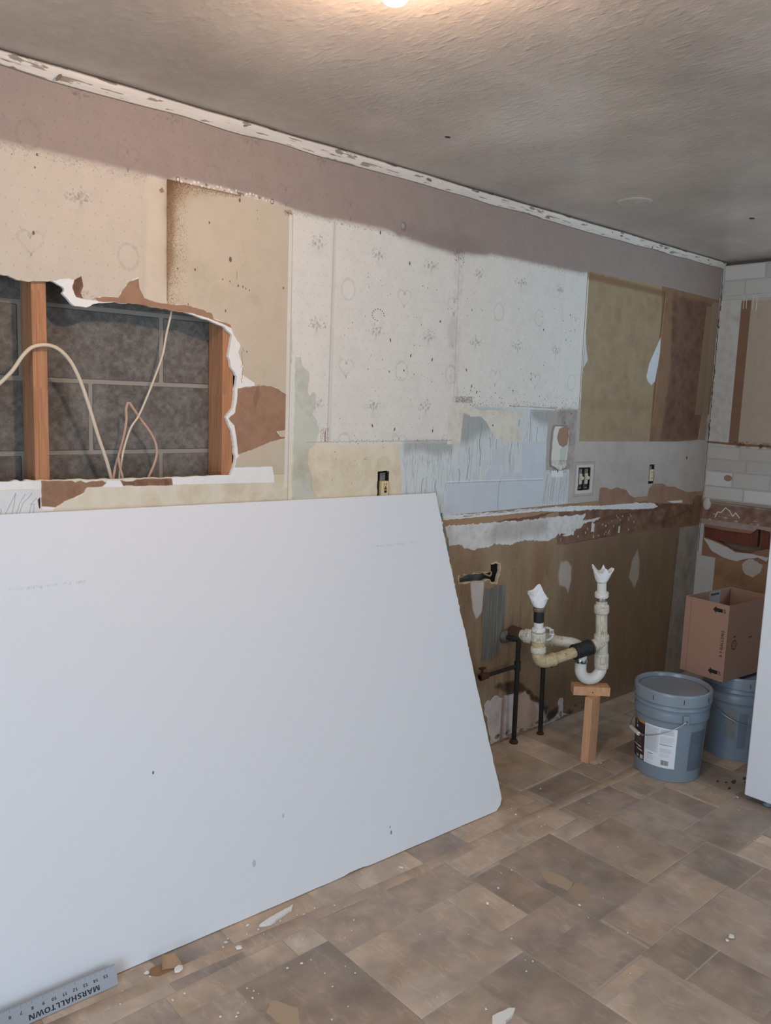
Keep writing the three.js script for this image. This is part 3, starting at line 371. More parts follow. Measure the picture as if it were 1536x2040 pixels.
// ---------- trim along the ceiling ----------
{
  const tr = struct('trim_1', 'white painted cove strip along the ceiling with flaking paint', 'trim'); reseed(31);
  const n = 150, pos = [], idx = [], uv = []; const prof = [[-0.002, -0.036], [0.006, -0.034], [0.016, -0.024], [0.026, -0.010], [0.028, -0.003], [0.0, -0.003]];
  for (let i = 0; i <= n; i++) { const x = XL + 0.002 + (XC - XL - 0.004) * i / n, wob = 0.0035 * (fbm(x * 9, 1, 61, 3) - 0.5), k = 0.92 + 0.2 * (vnoise(x * 6, 2, 62) - 0.5), gap = 0.004 * Math.max(0, fbm(x * 2.2, 5, 63, 3) - 0.42) * 3; for (const [z, y] of prof) { pos.push(x, HC + y * k - gap * 0.5 + wob * 0.5, Math.max(0.0003, z * k + wob)); uv.push(x, y * 10 + z * 10); } }
  const m = prof.length; for (let i = 0; i < n; i++) for (let k = 0; k < m; k++) { const a = i * m + k, b = i * m + (k + 1) % m, c = a + m, d = b + m; idx.push(a, c, b, b, c, d); }
  const g = new THREE.BufferGeometry(); g.setAttribute('position', new THREE.Float32BufferAttribute(pos, 3)); g.setAttribute('uv', new THREE.Float32BufferAttribute(uv, 2)); g.setIndex(idx); g.computeVertexNormals();
  const trimTex = fieldTex(512, (i, j) => { const v = fbm(i / 30, j / 60, 71, 4, 0), d = v > 0.70 ? 70 : 0, q = fbm(i / 60, j / 60, 73, 3) * 26; return [232 - q - d, 222 - q - d * 1.05, 210 - q - d * 1.1].map(clamp); }, true);
  part(tr, 'cove_strip', g, new THREE.MeshStandardMaterial({ map: trimTex, roughness: 0.6, side: THREE.DoubleSide }));
  for (let i = 0; i < 16; i++) { const x = rr(0.7, 4.2), s = rr(0.004, 0.011); part(tr, 'paint_flake', new THREE.IcosahedronGeometry(s, 0).scale(1.6, 0.5, 0.4).rotateZ(rr(-1, 1)).translate(x, HC - 0.02 + rr(-0.012, 0.01), 0.022), M(i % 3 ? '#7b6a5a' : '#e0d6c8', 0.8)); }
}

// ---------- ceiling ----------
const ceil = struct('ceiling', 'dingy off-white textured ceiling with a slight sheen', 'ceiling');
const ceilBump = fieldTex(1024, (i, j) => { const a = fbm(i / 9, j / 20, 81, 4, 0), b = fbm(i / 4, j / 6, 85, 3, 0), k = Math.max(0, a - 0.5) * 2.6, v = clamp(70 + 120 * Math.min(1, k) + 60 * b); return [v, v, v]; });
const ceilTex = fieldTex(1024, (i, j) => { const a = fbm(i / 128, j / 128, 91, 5, 8), b = fbm(i / 12, j / 12, 95, 3, 0); const k = 0.82 + 0.22 * a + 0.08 * b; return [190 * k, 177 * k, 164 * k].map(clamp); }, true);
ceilBump.repeat.set(1 / 1.4, 1 / 1.4); ceilTex.repeat.set(1 / 2.2, 1 / 2.2);
const ceilMat = new THREE.MeshStandardMaterial({ map: ceilTex, bumpMap: ceilBump, bumpScale: 0.0016, roughness: 0.30 });
part(ceil, 'ceiling_board', metreUV(box(XL - 0.1, XC + 0.16, HC, HC + 0.1, -0.22, ZR + 0.12)), ceilMat);
part(ceil, 'cover_plate', ringOn(V(2.912, HC, 0.36), V(2.912, HC - 1, 0.36), [[0.0001, 0.007], [0.055, 0.006], [0.066, 0.003], [0.068, 0.0]], 40), new THREE.MeshStandardMaterial({ map: ceilTex, roughness: 0.5 }), 'painted-over round cover plate');
for (const [x, z, s] of [[1.861, 0.362, 0.011], [3.46, 0.576, 0.016]]) part(ceil, 'nail_spot', new THREE.IcosahedronGeometry(s, 1).scale(1, 0.22, 0.7).translate(x, HC, z), M('#3c322c', 0.9), 'dark chipped spot');

// ---------- rear and side walls, outside the frame ----------
const plain = new THREE.MeshStandardMaterial({ color: '#d8d2c6', roughness: 0.85, bumpMap: blockBump, bumpScale: 0.001 });
{
  const w = struct('wall_rear', 'plain off-white wall behind the camera with a window opening', 'wall');
  const hole = ([a, b, c, d]) => [[a, c], [b, c], [b, d], [a, d]];
  part(w, 'wall_board', slab([[XL, 0], [XC, 0], [XC, HC], [XL, HC]], 0.12, [hole(WIN)]).translate(0, 0, ZR), plain);
  const wl = struct('wall_side', 'plain off-white wall left of the camera with a patio door opening', 'wall'); part(wl, 'wall_board', slab([[-0.22, 0], [ZR + 0.12, 0], [ZR + 0.12, HC], [-0.22, HC]], 0.1, [hole(DOOR)]).rotateY(-Math.PI / 2).translate(XL, 0, 0), plain);
  const frame = (o, nm, cat, label, mull, side) => { const [a, b, c, d] = o, g = struct(nm, label, cat), fm = M('#e9e9e6', 0.4), t = 0.05; for (const q of [[a, a + t, c, d], [b - t, b, c, d], [a + t, b - t, c, c + t], [a + t, b - t, d - t, d], ...mull.map((x) => [x - t / 2, x + t / 2, c + t, d - t])]) part(g, 'frame_bar', box(q[0], q[1], q[2], q[3], ZR + 0.03, ZR + 0.08), fm); part(g, 'pane', box(a + t, b - t, c + t, d - t, ZR + 0.053, ZR + 0.057), MP('#ffffff', 0.02, { transmission: 1, thickness: 0, ior: 1.5 })); if (side === 2) { g.rotation.y = -Math.PI / 2; g.position.set(XC + 0.12 + ZR, 0, 0); } else if (side) { g.rotation.y = -Math.PI / 2; g.position.set(XL + ZR, 0, 0); } };
  frame(DOOR, 'door_1', 'door', 'glazed patio door in the wall left of the camera', [2.2], true); frame(WIN, 'window_1', 'window', 'window in the wall behind the camera', [2.2]); frame(SINK_WIN, 'window_2', 'window', 'window in the end wall beyond the right edge', [1.59], 2);
}
// ---------- right wall: painted brick-pattern facing, bare panel, broken hole low down ----------
const farWall = struct('wall_right', 'end wall of white painted bricks, beige panel and broken brown board', 'wall');
{
  const Z1 = 0.72, FH = rag([[0.030, 0.854], [0.164, 0.848], [0.297, 0.853], [0.326, 0.884], [0.396, 0.877], [0.405, 0.786], [0.347, 0.767], [0.298, 0.745], [0.212, 0.745], [0.120, 0.779], [0.036, 0.795]], 0.003, 0.01, 14);
  const p = painter(0, Z1, 1024, 2048); reseed(41);
  p.rect(0, Z1, 0, HC, [196, 190, 181]);
  p.rect(0, Z1, 1.33, 2.105, [188, 178, 166]); p.rect(0.0, 0.124, 1.332, 2.10, [204, 198, 188]); p.rect(0.124, 0.177, 1.326, 2.094, [136, 100, 76]); p.rect(0.177, Z1, 1.322, 2.09, [182, 164, 142]);
  p.blots([[0, 1.33], [0.124, 1.33], [0.124, 2.1], [0, 2.1]], 120, [180, 170, 158], 0.006, 0.02, 0.1); for (let i = 0; i < 60; i++) p.rect(0.004 + Math.abs(rr(-1, 1) * rnd()) * 0.02, 0.014 + rnd() * 0.012, rr(1.33, 2.1), 0, [0, 0, 0], 0);
  for (const [z, y] of [[0.135, 2.09], [0.15, 2.09], [0.185, 2.09], [0.205, 2.09]]) p.line([[z, y + 0.02], [z + 0.001, y - rr(0.03, 0.07)]], 0.004, [222, 216, 206], 0.9);
  p.line([[0, 1.332], [0.2, 1.326], [0.5, 1.33], [1, 1.33]], 0.012, [126, 84, 56], 0.8); p.blots([[0.15, 1.31], [0.6, 1.31], [0.6, 1.345], [0.15, 1.345]], 80, [110, 70, 46], 0.004, 0.012, 0.3);
  p.rect(0, Z1, 0.86, 1.005, [156, 122, 102]); p.rect(0, Z1, 0.99, 1.012, [176, 160, 146]); p.blots([[0, 0.86], [1, 0.86], [1, 1.0], [0, 1.0]], 300, [122, 88, 68], 0.006, 0.03, 0.12); p.rect(0, Z1, 0.868, 0.90, [186, 172, 160], 0.6);
  for (let i = 0; i < 30; i++) p.dot(rr(0.05, 0.9), rr(0.9, 0.94), rr(0.004, 0.015), rr(0.002, 0.005), [206, 196, 186], 0.7);
  p.rect(0, Z1, 0, 0.86, [158, 120, 88]); p.rect(0, 0.028, 0, 0.87, [198, 190, 180]); p.poly([[0.028, 0.865], [0.42, 0.87], [0.42, 0.70], [0.028, 0.69]], [150, 106, 80], { r: 0.002 });
  p.rect(0.028, 0.11, 0, 0.688, [196, 190, 182]); p.blots([[0.11, 0], [1, 0], [1, 0.69], [0.11, 0.69]], 240, [138, 100, 70], 0.01, 0.05, 0.08);
  p.poly([[0.262, 0.676], [0.28, 0.70], [0.314, 0.72], [0.374, 0.69], [0.364, 0.647], [0.325, 0.616], [0.281, 0.631]], [196, 188, 178], { r: 0.006, al: 0.9 });
  p.line([[0.087, 0.915], [0.099, 0.946], [0.119, 0.946], [0.141, 0.975], [0.167, 0.960], [0.186, 0.933], [0.201, 0.954], [0.223, 0.930]], 0.006, [226, 218, 208], 1);
  { const l = []; for (let y = 2.27; y > 0.7; y -= 0.012) l.push([0.005 + 0.006 * (fbm(y * 30, 1, 141, 3) - 0.5), y]); p.line(l, 0.004, [92, 74, 62], 0.9); for (let i = 0; i < 60; i++) p.dot(0.006 + rr(-0.003, 0.004), rr(1.35, 2.2), rr(0.002, 0.005), rr(0.004, 0.014), [92, 74, 62], rr(0.4, 0.9)); }
  p.grain(0.6);
  const fm = new THREE.MeshStandardMaterial({ map: tex(p.c), roughness: 0.78, bumpMap: blockBump, bumpScale: 0.0008 });
  // drawn in (z, y), then turned to face -x
  const turn = (g, x) => { g.rotateY(-Math.PI / 2); g.translate(x, 0, 0); return g; };      // local x -> +z, extrusion -> -x
  const g = slab([[0, 0], [Z1, 0], [Z1, 2.286], [0, 2.286]], 0.012, [FH]); uvXY(g, 0, Z1, 0, HC); part(farWall, 'wall_facing', turn(g, XC + 0.012), fm);
  const wh = rectHole(SINK_WIN[0], SINK_WIN[1], SINK_WIN[2], SINK_WIN[3]);
  part(farWall, 'wall_backing', turn(slab([[-0.22, 0], [ZR + 0.12, 0], [ZR + 0.12, HC], [-0.22, HC]], 0.1, [wh]), XC + 0.16), M('#86705a', 0.95));
  part(farWall, 'wall_board', turn(slab([[Z1, 0], [ZR, 0], [ZR, HC], [Z1, HC]], 0.06, [wh]), XC + 0.06), plain);
  // timber seen inside the hole
  const red = new THREE.MeshStandardMaterial({ map: woodTex([130, 70, 46], [96, 46, 30], 17), roughness: 0.6 });
  part(farWall, 'timber_rail', metreUV(rbox(0.03, 0.105, 0.32, 0.002).translate(XC + 0.032, 0.835, 0.165), 4), red, 'reddish timber inside the hole');
  part(farWall, 'timber_block', metreUV(rbox(0.03, 0.2, 0.05, 0.002).translate(XC + 0.036, 0.80, 0.37), 4), red);
  part(farWall, 'torn_flap', turn(slab(rag([[0.033, 0.790], [0.090, 0.779], [0.172, 0.758], [0.222, 0.737], [0.307, 0.742], [0.400, 0.738], [0.394, 0.715], [0.346, 0.729], [0.273, 0.707], [0.228, 0.689], [0.158, 0.697], [0.085, 0.724]], 0.003, 0.01, 15), 0.002), XC - 0.0005).rotateX(0), M('#c9c2b8', 0.85), 'torn white paper flap under the hole');
  // bricks of the facing: each proud of its joints
  const bm = ['#cfc9c0', '#c4beb5', '#d6d1c9', '#bdb6ac'].map((c) => M(c, 0.75, { bumpMap: blockBump, bumpScale: 0.0012 })); reseed(43);
  const course = (y0, y1, z0, off, len) => { for (let z = z0 - off; z < Z1 - 0.01; z += len) { const a = Math.max(z0, z) + 0.004, b = Math.min(Z1, z + len) - 0.004; if (b - a < 0.02) continue; const q = rbox(0.007, y1 - y0 - 0.006, b - a, 0.0025).translate(XC - 0.0015, (y0 + y1) / 2 + rr(-0.001, 0.001), (a + b) / 2); part(farWall, 'brick', metreUV(q, 3), bm[rnd() * 4 | 0]); } };
  course(2.204, 2.284, 0.016, 0.0, 0.222); course(2.122, 2.204, 0.016, 0.103, 0.222);
  course(1.240, 1.312, 0.012, 0.02, 0.2); course(1.172, 1.240, 0.012, 0.0, 0.222); course(1.088, 1.172, 0.012, 0.05, 0.204); course(1.016, 1.088, 0.012, 0.0, 0.222);
  part(farWall, 'paint_chip', new THREE.CylinderGeometry(0.022, 0.022, 0.001, 9).rotateZ(Math.PI / 2).scale(1, 0.8, 1.1).translate(XC - 0.0055, 1.14, 0.142), M('#9c7a64', 0.85), 'brown chipped patch on a brick');
  // ledge roll at the top of the broken board
  part(farWall, 'ledge', tube([[XC - 0.004, 1.004, 0.03], [XC - 0.006, 1.006, 0.3], [XC - 0.004, 1.003, 0.99]], 0.007, 30, 8), M('#a8937f', 0.85));
  part(farWall, 'plaster_lump', new THREE.IcosahedronGeometry(0.03, 2).scale(0.5, 1.2, 0.8).translate(XC - 0.004, 0.985, 0.035), M('#cfc5b8', 0.85, { flatShading: true }));
}

// ---------- floor of mixed stone-look tiles ----------
const floorG = struct('floor', 'taupe stone-look floor tiles in mixed sizes, dusty and scuffed', 'floor');
const slate = (seed) => fieldTex(1024, (i, j) => {
  const x = i / 1024 * 8, y = j / 1024 * 8, w = fbm(x, y, seed, 4, 8), a = fbm(x + 1.6 * w, y * 1.4, seed + 10, 5, 0), b = fbm(x * 3 + w, y * 3, seed + 20, 4, 0), d = fbm(x * 0.9, y * 0.9, seed + 30, 3, 0), sp = hash(i >> 1, j >> 1, seed) > 0.985 ? 10 : 0, sc = fbm(x * 14 + 5 * b, y * 2.4, seed + 40, 2, 0) > 0.72 ? 10 : 0;
  const k = 0.78 + 0.34 * a + 0.16 * (b - 0.5), warm = (d - 0.5) * 22;
  return [212 * k + warm + sp + sc, 197 * k + warm * 0.35 + sp + sc, 183 * k - warm * 0.35 + sp + sc].map(clamp);
}, true);
const slates = [slate(101), slate(151)];
const slateBump = fieldTex(512, (i, j) => { const v = clamp(fbm(i / 24, j / 24, 171, 5, 0) * 255); return [v, v, v]; });
const TONES = [['#e0d8d0', 0], ['#eee6dc', 1], ['#d2cac3', 0], ['#c6bfb8', 1], ['#ebdfd0', 1], ['#dad2ca', 1], ['#ccc5be', 0], ['#f6ede0', 0]];
const tileMats = TONES.map(([c, k]) => new THREE.MeshStandardMaterial({ color: c, map: slates[k], bumpMap: slateBump, bumpScale: 0.0012, roughness: 0.5 }));
part(floorG, 'grout_bed', box(XL - 0.1, XC + 0.16, -0.12, -0.0016, -0.22, ZR + 0.12), M('#b5a89b', 0.9));
{
  const U = 0.0147, NX = Math.floor((XC + 0.2) / U), NZ = Math.floor(2.6 / U), occ = new Uint8Array(NX * NZ), OX = -0.2; reseed(55);
  const tiles = [];
  const put = (x0, x1, z0, z1, tone) => { const a = Math.round((x0 - OX) / U), b = Math.round((x1 - OX) / U), c = Math.round(z0 / U), d = Math.round(z1 / U); for (let j = c; j < d; j++) for (let i = a; i < b; i++) if (i >= 0 && j >= 0 && i < NX && j < NZ) { if (occ[j * NX + i]) return; } for (let j = c; j < d; j++) for (let i = a; i < b; i++) occ[j * NX + i] = 1; tiles.push([x0, x1, z0, z1, tone]); };
  // measured tiles: [x0, x1, z0, z1, tone]
  for (const t of [[0.45, 0.855, 0.5, 0.88, 5], [0.855, 1.205, 0.5, 0.585, 4], [1.205, 1.305, 0.5, 0.585, 7], [0.855, 1.009, 0.585, 0.88, 2], [1.009, 1.305, 0.585, 0.975, 3], [1.305, 1.592, 0.5, 0.655, 0], [1.592, 1.84, 0.5, 0.655, 5], [1.305, 1.70, 0.655, 0.96, 1], [1.70, 1.84, 0.655, 0.865, 7], [1.84, 1.983, 0.635, 0.865, 3], [1.305, 1.5, 0.96, 1.3, 4], [1.5, 1.70, 0.96, 1.29, 6], [1.70, 1.983, 0.865, 1.175, 2], [1.983, 2.265, 0.62, 1.015, 3], [2.0, 2.46, 1.015, 1.175, 0], [1.943, 2.135, 1.175, 1.305, 6], [2.135, 2.46, 1.175, 1.5, 0], [2.265, 2.665, 0.69, 1.0, 5], [2.46, 2.66, 1.0, 1.2, 6], [2.80, 2.935, 0.69, 0.91, 3], [2.665, 2.80, 0.69, 0.91, 0], [2.665, 3.10, 0.91, 1.1, 5], [1.84, 2.18, 0.5, 0.62, 1], [2.18, 2.80, 0.545, 0.69, 2], [2.463, 2.75, 0.36, 0.49, 3], [2.80, 3.10, 0.5, 0.68, 0], [1.70, 1.94, 1.18, 1.5, 1]]) put(...t);
  const S = [10, 14, 20, 27];
  for (let j = 0; j < NZ; j++) for (let i = 0; i < NX; i++) {
    if (occ[j * NX + i]) continue;
    const wm = S[rnd() * 4 | 0], hm = S[rnd() * 4 | 0]; let w = 0; while (w < wm && i + w < NX && !occ[j * NX + i + w]) w++;
    let ext = w; while (ext < w + 6 && i + ext < NX && !occ[j * NX + i + ext]) ext++; if (ext < w + 6) w = ext;        // swallow slivers
    let h = 0; const free = (jj) => { if (jj >= NZ) return false; for (let k = 0; k < w; k++) if (occ[jj * NX + i + k]) return false; return true; };
    while (h < hm && free(j + h)) h++; let eh = h; while (eh < h + 6 && free(j + eh)) eh++; if (eh < h + 6) h = eh;
    for (let b = 0; b < h; b++) for (let a = 0; a < w; a++) occ[(j + b) * NX + i + a] = 1;
    tiles.push([OX + i * U, OX + (i + w) * U, j * U, (j + h) * U, rnd() * 8 | 0]);
  }
  const top = (x0, x1, z0, z1) => {               // tile with bevelled upper edge
    const e = 0.0011, b = 0.0016, y0 = -0.003, y1 = -0.0012, X = [x0 + e, x1 - e], Z = [z0 + e, z1 - e], pos = [], P = (x, y, z) => pos.push(x, y, z);
    const q = (a, b2, c, d) => { for (const k of [a, b2, c, a, c, d]) P(...k); };
    const B = [[X[0], y0, Z[0]], [X[1], y0, Z[0]], [X[1], y0, Z[1]], [X[0], y0, Z[1]]], Mi = B.map(([x, , z]) => [x, y1, z]), T = [[X[0] + b, 0, Z[0] + b], [X[1] - b, 0, Z[0] + b], [X[1] - b, 0, Z[1] - b], [X[0] + b, 0, Z[1] - b]];
    q(T[0], T[3], T[2], T[1]); for (let k = 0; k < 4; k++) { const n = (k + 1) % 4; q(Mi[n], Mi[k], T[k], T[n]); q(B[n], B[k], Mi[k], Mi[n]); }
    const g = new THREE.BufferGeometry(); g.setAttribute('position', new THREE.Float32BufferAttribute(pos, 3)); const uv = [], ox = rnd(), oz = rnd(); for (let k = 0; k < pos.length; k += 3) uv.push(pos[k] * 0.9 + ox, pos[k + 2] * 0.9 + oz); g.setAttribute('uv', new THREE.Float32BufferAttribute(uv, 2)); g.computeVertexNormals(); return g;
  };
  for (const [a, b, c, d, t] of tiles) part(floorG, 'floor_tile', top(a, b, Math.max(0.002, c), d), tileMats[t]);
  part(floorG, 'floor_sheet', box(XL, -0.2, -0.003, -0.0005, 0, ZR), tileMats[0]); part(floorG, 'floor_sheet', box(-0.2, XC, -0.003, -0.0005, NZ * U + 0.002, ZR), tileMats[0]);
  // glue and dirt marks with outlines of their own
  const mark = (pts, c, al) => { const g = slab(rag(pts, 0.006, 0.012, 33), 0.0004).rotateX(Math.PI / 2).translate(0, 0.0006, 0); part(floorG, 'floor_stain', g, M(c, 0.75)); };
  mark([[2.02, 0.79], [2.06, 0.74], [2.085, 0.80], [2.08, 0.86], [2.03, 0.865]].map(([a, b]) => [a, b]), '#b09a82'); mark([[2.03, 0.868], [2.085, 0.855], [2.10, 0.90], [2.05, 0.935], [2.01, 0.92]], '#a8937c');
  mark([[1.02, 0.70], [1.06, 0.68], [1.09, 0.74], [1.06, 0.80], [1.03, 0.78]], '#b09a80');
  for (const [x, z, s] of [[3.15, 0.80, 0.012], [3.20, 0.845, 0.022], [3.13, 0.86, 0.016], [3.17, 0.825, 0.009], [3.27, 0.86, 0.02], [3.235, 0.875, 0.012]]) mark([[x - s, z], [x - s * 0.3, z - s * 0.4], [x + s * 0.5, z - s * 0.5], [x + s, z], [x + s * 0.3, z + s * 0.3], [x - s * 0.5, z + s * 0.4]], '#54463d');
}
{ // old ridge under the floor covering, where a partition stood
  const r = struct('trim_2', 'low worn ridge running across the floor tiles', 'trim'); const line = [[0.3, 0.42], [0.75, 0.436], [1.15, 0.461], [1.56, 0.49], [1.97, 0.507], [2.25, 0.512], [2.6, 0.522], [2.97, 0.535]], n = 120, pos = [], idx = [], uv = [], prof = [[-0.026, -0.0006], [-0.012, 0.003], [0.0, 0.0042], [0.012, 0.0036], [0.019, -0.0006]];
  const c = new THREE.CatmullRomCurve3(line.map(([x, z]) => V(x, 0, z)));
  for (let i = 0; i <= n; i++) { const q = c.getPoint(i / n); prof.forEach(([dz, y]) => { pos.push(q.x, y + (y > 0 ? 0.001 * (vnoise(q.x * 20, 1, 77) - 0.5) : 0), q.z + dz + 0.004 * (fbm(q.x * 8, 2, 78, 3) - 0.5)); uv.push(q.x * 0.9, (q.z + dz) * 0.9); }); }
  for (let i = 0; i < n; i++) for (let k = 0; k < 4; k++) { const a = i * 5 + k, b = a + 1, d = a + 5, e = d + 1; idx.push(a, b, d, b, e, d); }
  const g = new THREE.BufferGeometry(); g.setAttribute('position', new THREE.Float32BufferAttribute(pos, 3)); g.setAttribute('uv', new THREE.Float32BufferAttribute(uv, 2)); g.setIndex(idx); g.computeVertexNormals(); part(r, 'floor_ridge', g, new THREE.MeshStandardMaterial({ color: '#dccfc2', map: slates[0], bumpMap: slateBump, bumpScale: 0.002, roughness: 0.6, side: THREE.DoubleSide }));
}

// ---------- drywall sheet leaning on the wall ----------
{
  const t = thing('leaning_drywall_sheet', 'large white drywall sheet leaning against the stripped wall', 'drywall'); reseed(61);
  const BL = V(-0.16, 0.002, 0.316), BR = V(2.278, 0.002, 0.4033), TL = V(-0.16, 1.184, 0.016), TR = V(2.233, 1.1505, 0.016), nU = 96, nV = 60;
  const surf = (u, v, off) => { const b = BL.clone().lerp(BR, u), q = TL.clone().lerp(TR, u), p = b.lerp(q, v); const n = V(0, 0.3, 0.95).normalize(); return p.addScaledVector(n, off + 0.004 * Math.sin(v * Math.PI) * -1); };
  const edgeR = (v) => { let e = 1 - 0.0022 * fbm(v * 60, 1, 63, 3) - (v > 0.55 ? 0.0016 * vnoise(v * 40, 2, 64) : 0); if (v < 0.012) e -= 0.006 * (1 - v / 0.012) ** 2; return e; };
  const edgeB = (u) => { const x = (1 - u) * 2.44; return 0.0012 * vnoise(u * 40, 3, 65) + (x < 0.025 ? 0.012 * (1 - x / 0.025) ** 2 : 0) + (u > 0.70 && u < 0.735 ? 0.003 : 0); };
  const sheet = (o0, o1, inset) => { // closed slab between the two offsets
    const pos = [], uv = [], idx = []; const P = (u, v, o) => { const uu = u * (edgeR(v) - inset), vv = edgeB(u) + v * (1 - edgeB(u)), p = surf(uu, vv, o); pos.push(p.x, p.y, p.z); uv.push(uu, vv); };
    for (const o of [o1, o0]) for (let j = 0; j <= nV; j++) for (let i = 0; i <= nU; i++) P(i / nU, j / nV, o);
    const K = (nU + 1) * (nV + 1), id = (i, j) => j * (nU + 1) + i;
    for (let j = 0; j < nV; j++) for (let i = 0; i < nU; i++) { const a = id(i, j), b = id(i + 1, j), c = id(i, j + 1), d = id(i + 1, j + 1); idx.push(a, b, d, a, d, c, K + a, K + d, K + b, K + a, K + c, K + d); }
    const rim = (a, b) => idx.push(a, K + a, b, b, K + a, K + b);
    for (let i = 0; i < nU; i++) { rim(id(i, 0), id(i + 1, 0)); rim(id(i + 1, nV), id(i, nV)); } for (let j = 0; j < nV; j++) { rim(id(0, j + 1), id(0, j)); rim(id(nU, j), id(nU, j + 1)); }
    const g = new THREE.BufferGeometry(); g.setAttribute('position', new THREE.Float32BufferAttribute(pos, 3)); g.setAttribute('uv', new THREE.Float32BufferAttribute(uv, 2)); g.setIndex(idx); const f = g.toNonIndexed(); f.computeVertexNormals(); return f;
  };
  const c = canvas(2048, 1024), x = c.getContext('2d'); x.fillStyle = '#e6e7e9'; x.fillRect(0, 0, 2048, 1024);
  const sx = 2048 / 2.44, ink = (u0, v0, len, k) => { x.save(); x.translate(u0 * 2048, (1 - v0) * 1024); x.rotate(-0.002); for (let a = 0; a < len * sx; a += 5) { if (rnd() < 0.2) continue; x.fillStyle = `rgba(150,152,158,${k * rr(0.3, 1)})`; x.fillRect(a, rr(-1, 1), rr(2, 5), rr(3, 7)); } x.restore(); };
  ink(0.335, 0.842, 0.2, 0.28); ink(0.853, 0.852, 0.2, 0.28);
  for (const [u, v, r, s] of [[0.463, 0.39, 2, '#55565a'], [0.78, 0.06, 3, '#8a8c92'], [0.78, 0.075, 2, '#9a9ca2'], [0.57, 0.115, 5, '#c4c6cc'], [0.62, 0.20, 3, '#c6c6c8']]) { x.fillStyle = s; x.beginPath(); x.ellipse(u * 2048, (1 - v) * 1024, r, r * 1.8, 0.2, 0, 7); x.fill(); }
  const paper = new THREE.MeshStandardMaterial({ map: tex(c), roughness: 0.75 });
  part(t, 'gypsum_core', sheet(-0.0121, -0.0006, 0), M('#d9d7d2', 0.9), 'crumbly white gypsum core');
  part(t, 'face_paper', sheet(-0.0006, 0, 0.0005), paper, 'smooth pale grey face paper');
  const scrap = (v, col, s) => { const p = surf(edgeR(v), v, -0.004); part(t, 'edge_scrap', new THREE.IcosahedronGeometry(s, 0).scale(0.5, 1.5, 0.6).rotateZ(rr(-0.6, 0.6)).translate(p.x + 0.002, p.y, p.z), M(col, 0.8)); };
  for (const v of [0.925, 0.872, 0.815]) scrap(v, '#2f6a80', 0.011); for (const v of [0.76, 0.745]) scrap(v, '#98a868', 0.009); for (const v of [0.70, 0.655, 0.63, 0.56, 0.90, 0.85, 0.79, 0.5]) scrap(v, '#dcdad2', 0.007);
}

// ---------- steel straightedge at the foot of the sheet ----------
{
  const L = 0.9, c = canvas(2048, 128), x = c.getContext('2d'); x.fillStyle = '#a6a8ac'; x.fillRect(0, 0, 2048, 128); reseed(67);
  for (let i = 0; i < 900; i++) { x.fillStyle = `rgba(${rnd() < 0.5 ? '255,255,255' : '90,92,96'},0.05)`; x.fillRect(rr(0, 2048), rr(0, 128), rr(30, 300), 1); }
  const S = 2048 / L, inch = 0.0254 * S, tx = (s, px, py, f) => { x.save(); x.translate(px, py); x.rotate(Math.PI); x.font = f; x.textAlign = 'center'; x.textBaseline = 'middle'; x.fillStyle = '#23242a'; x.fillText(s, 0, 0); x.restore(); };
  for (let n = 1; n <= 15; n++) tx(String(n), 2048 - inch * (16.08 - n), 50, '700 26px sans-serif');
  for (let k = 0; k < 16 * 8; k++) { x.fillStyle = 'rgba(40,42,48,.55)'; x.fillRect(2048 - inch * (16.08 - k / 8), 0, 1.6, k % 8 ? (k % 4 ? 8 : 14) : 22); }
  x.save(); x.translate(2048 - inch * 5.15, 96); x.rotate(Math.PI); x.scale(1.12, 1); x.font = '700 43px sans-serif'; x.textAlign = 'center'; x.textBaseline = 'middle'; x.fillStyle = '#1d1e24'; x.fillText('MARSHALLTOWN', 0, 0); x.restore();
  const a = V(0.783, 0.0012, 0.3865), dir = V(0.204, 0, 0.006).normalize(), t = thing('metal_straightedge', 'grey metal straightedge with inch numbers leaning on the foot of the drywall sheet', 'ruler');
  const m = new THREE.MeshStandardMaterial({ map: tex(c), roughness: 0.38, metalness: 0.35 }), edge = M('#8d8f94', 0.4, { metalness: 0.5 });
  const blade = new THREE.PlaneGeometry(L, 0.05).translate(-L / 2, 0.025, 0.0016), body = rbox(L, 0.05, 0.003, 0.0006).translate(-L / 2, 0.025, 0);
  part(t, 'blade', body, edge); part(t, 'printed_scale', blade, m, 'printed black numbers and lettering, upside down');
  t.position.copy(a); t.rotation.set(-0.40, Math.atan2(-dir.z, dir.x), 0, 'YXZ');
}
// ---------- cables in the opening ----------
const cableMat = { beige: MP('#d8c6ac', 0.45, { clearcoat: 0.2 }), pink: MP('#c29a82', 0.5, { clearcoat: 0.2 }) };
const cable = (pts, r, m, label) => single('electric_cable', tube(pts, r, 90, 10), m, label, 'cable', 'cables in the torn opening');
cable([[0.560, 1.425, -0.035], [0.587, 1.443, -0.030], [0.632, 1.483, -0.016], [0.658, 1.509, -0.006], [0.686, 1.541, 0.000], [0.713, 1.582, 0.003], [0.735, 1.603, 0.005], [0.768, 1.611, 0.005], [0.799, 1.605, 0.001], [0.832, 1.579, -0.006], [0.860, 1.534, -0.013], [0.890, 1.460, -0.022], [0.920, 1.373, -0.032], [0.951, 1.289, -0.041], [0.972, 1.21, -0.050]], 0.0052, cableMat.beige, 'thick beige cable arching over the left stud in the opening');
cable([[1.156, 1.79, -0.030], [1.143, 1.728, -0.032], [1.130, 1.671, -0.034], [1.118, 1.608, -0.036], [1.095, 1.544, -0.038], [1.065, 1.475, -0.036], [1.040, 1.426, -0.034], [1.019, 1.398, -0.032], [1.004, 1.361, -0.032], [0.989, 1.305, -0.032], [0.979, 1.21, -0.036]], 0.0032, cableMat.beige, 'thin pale cable hanging from the top edge of the opening');
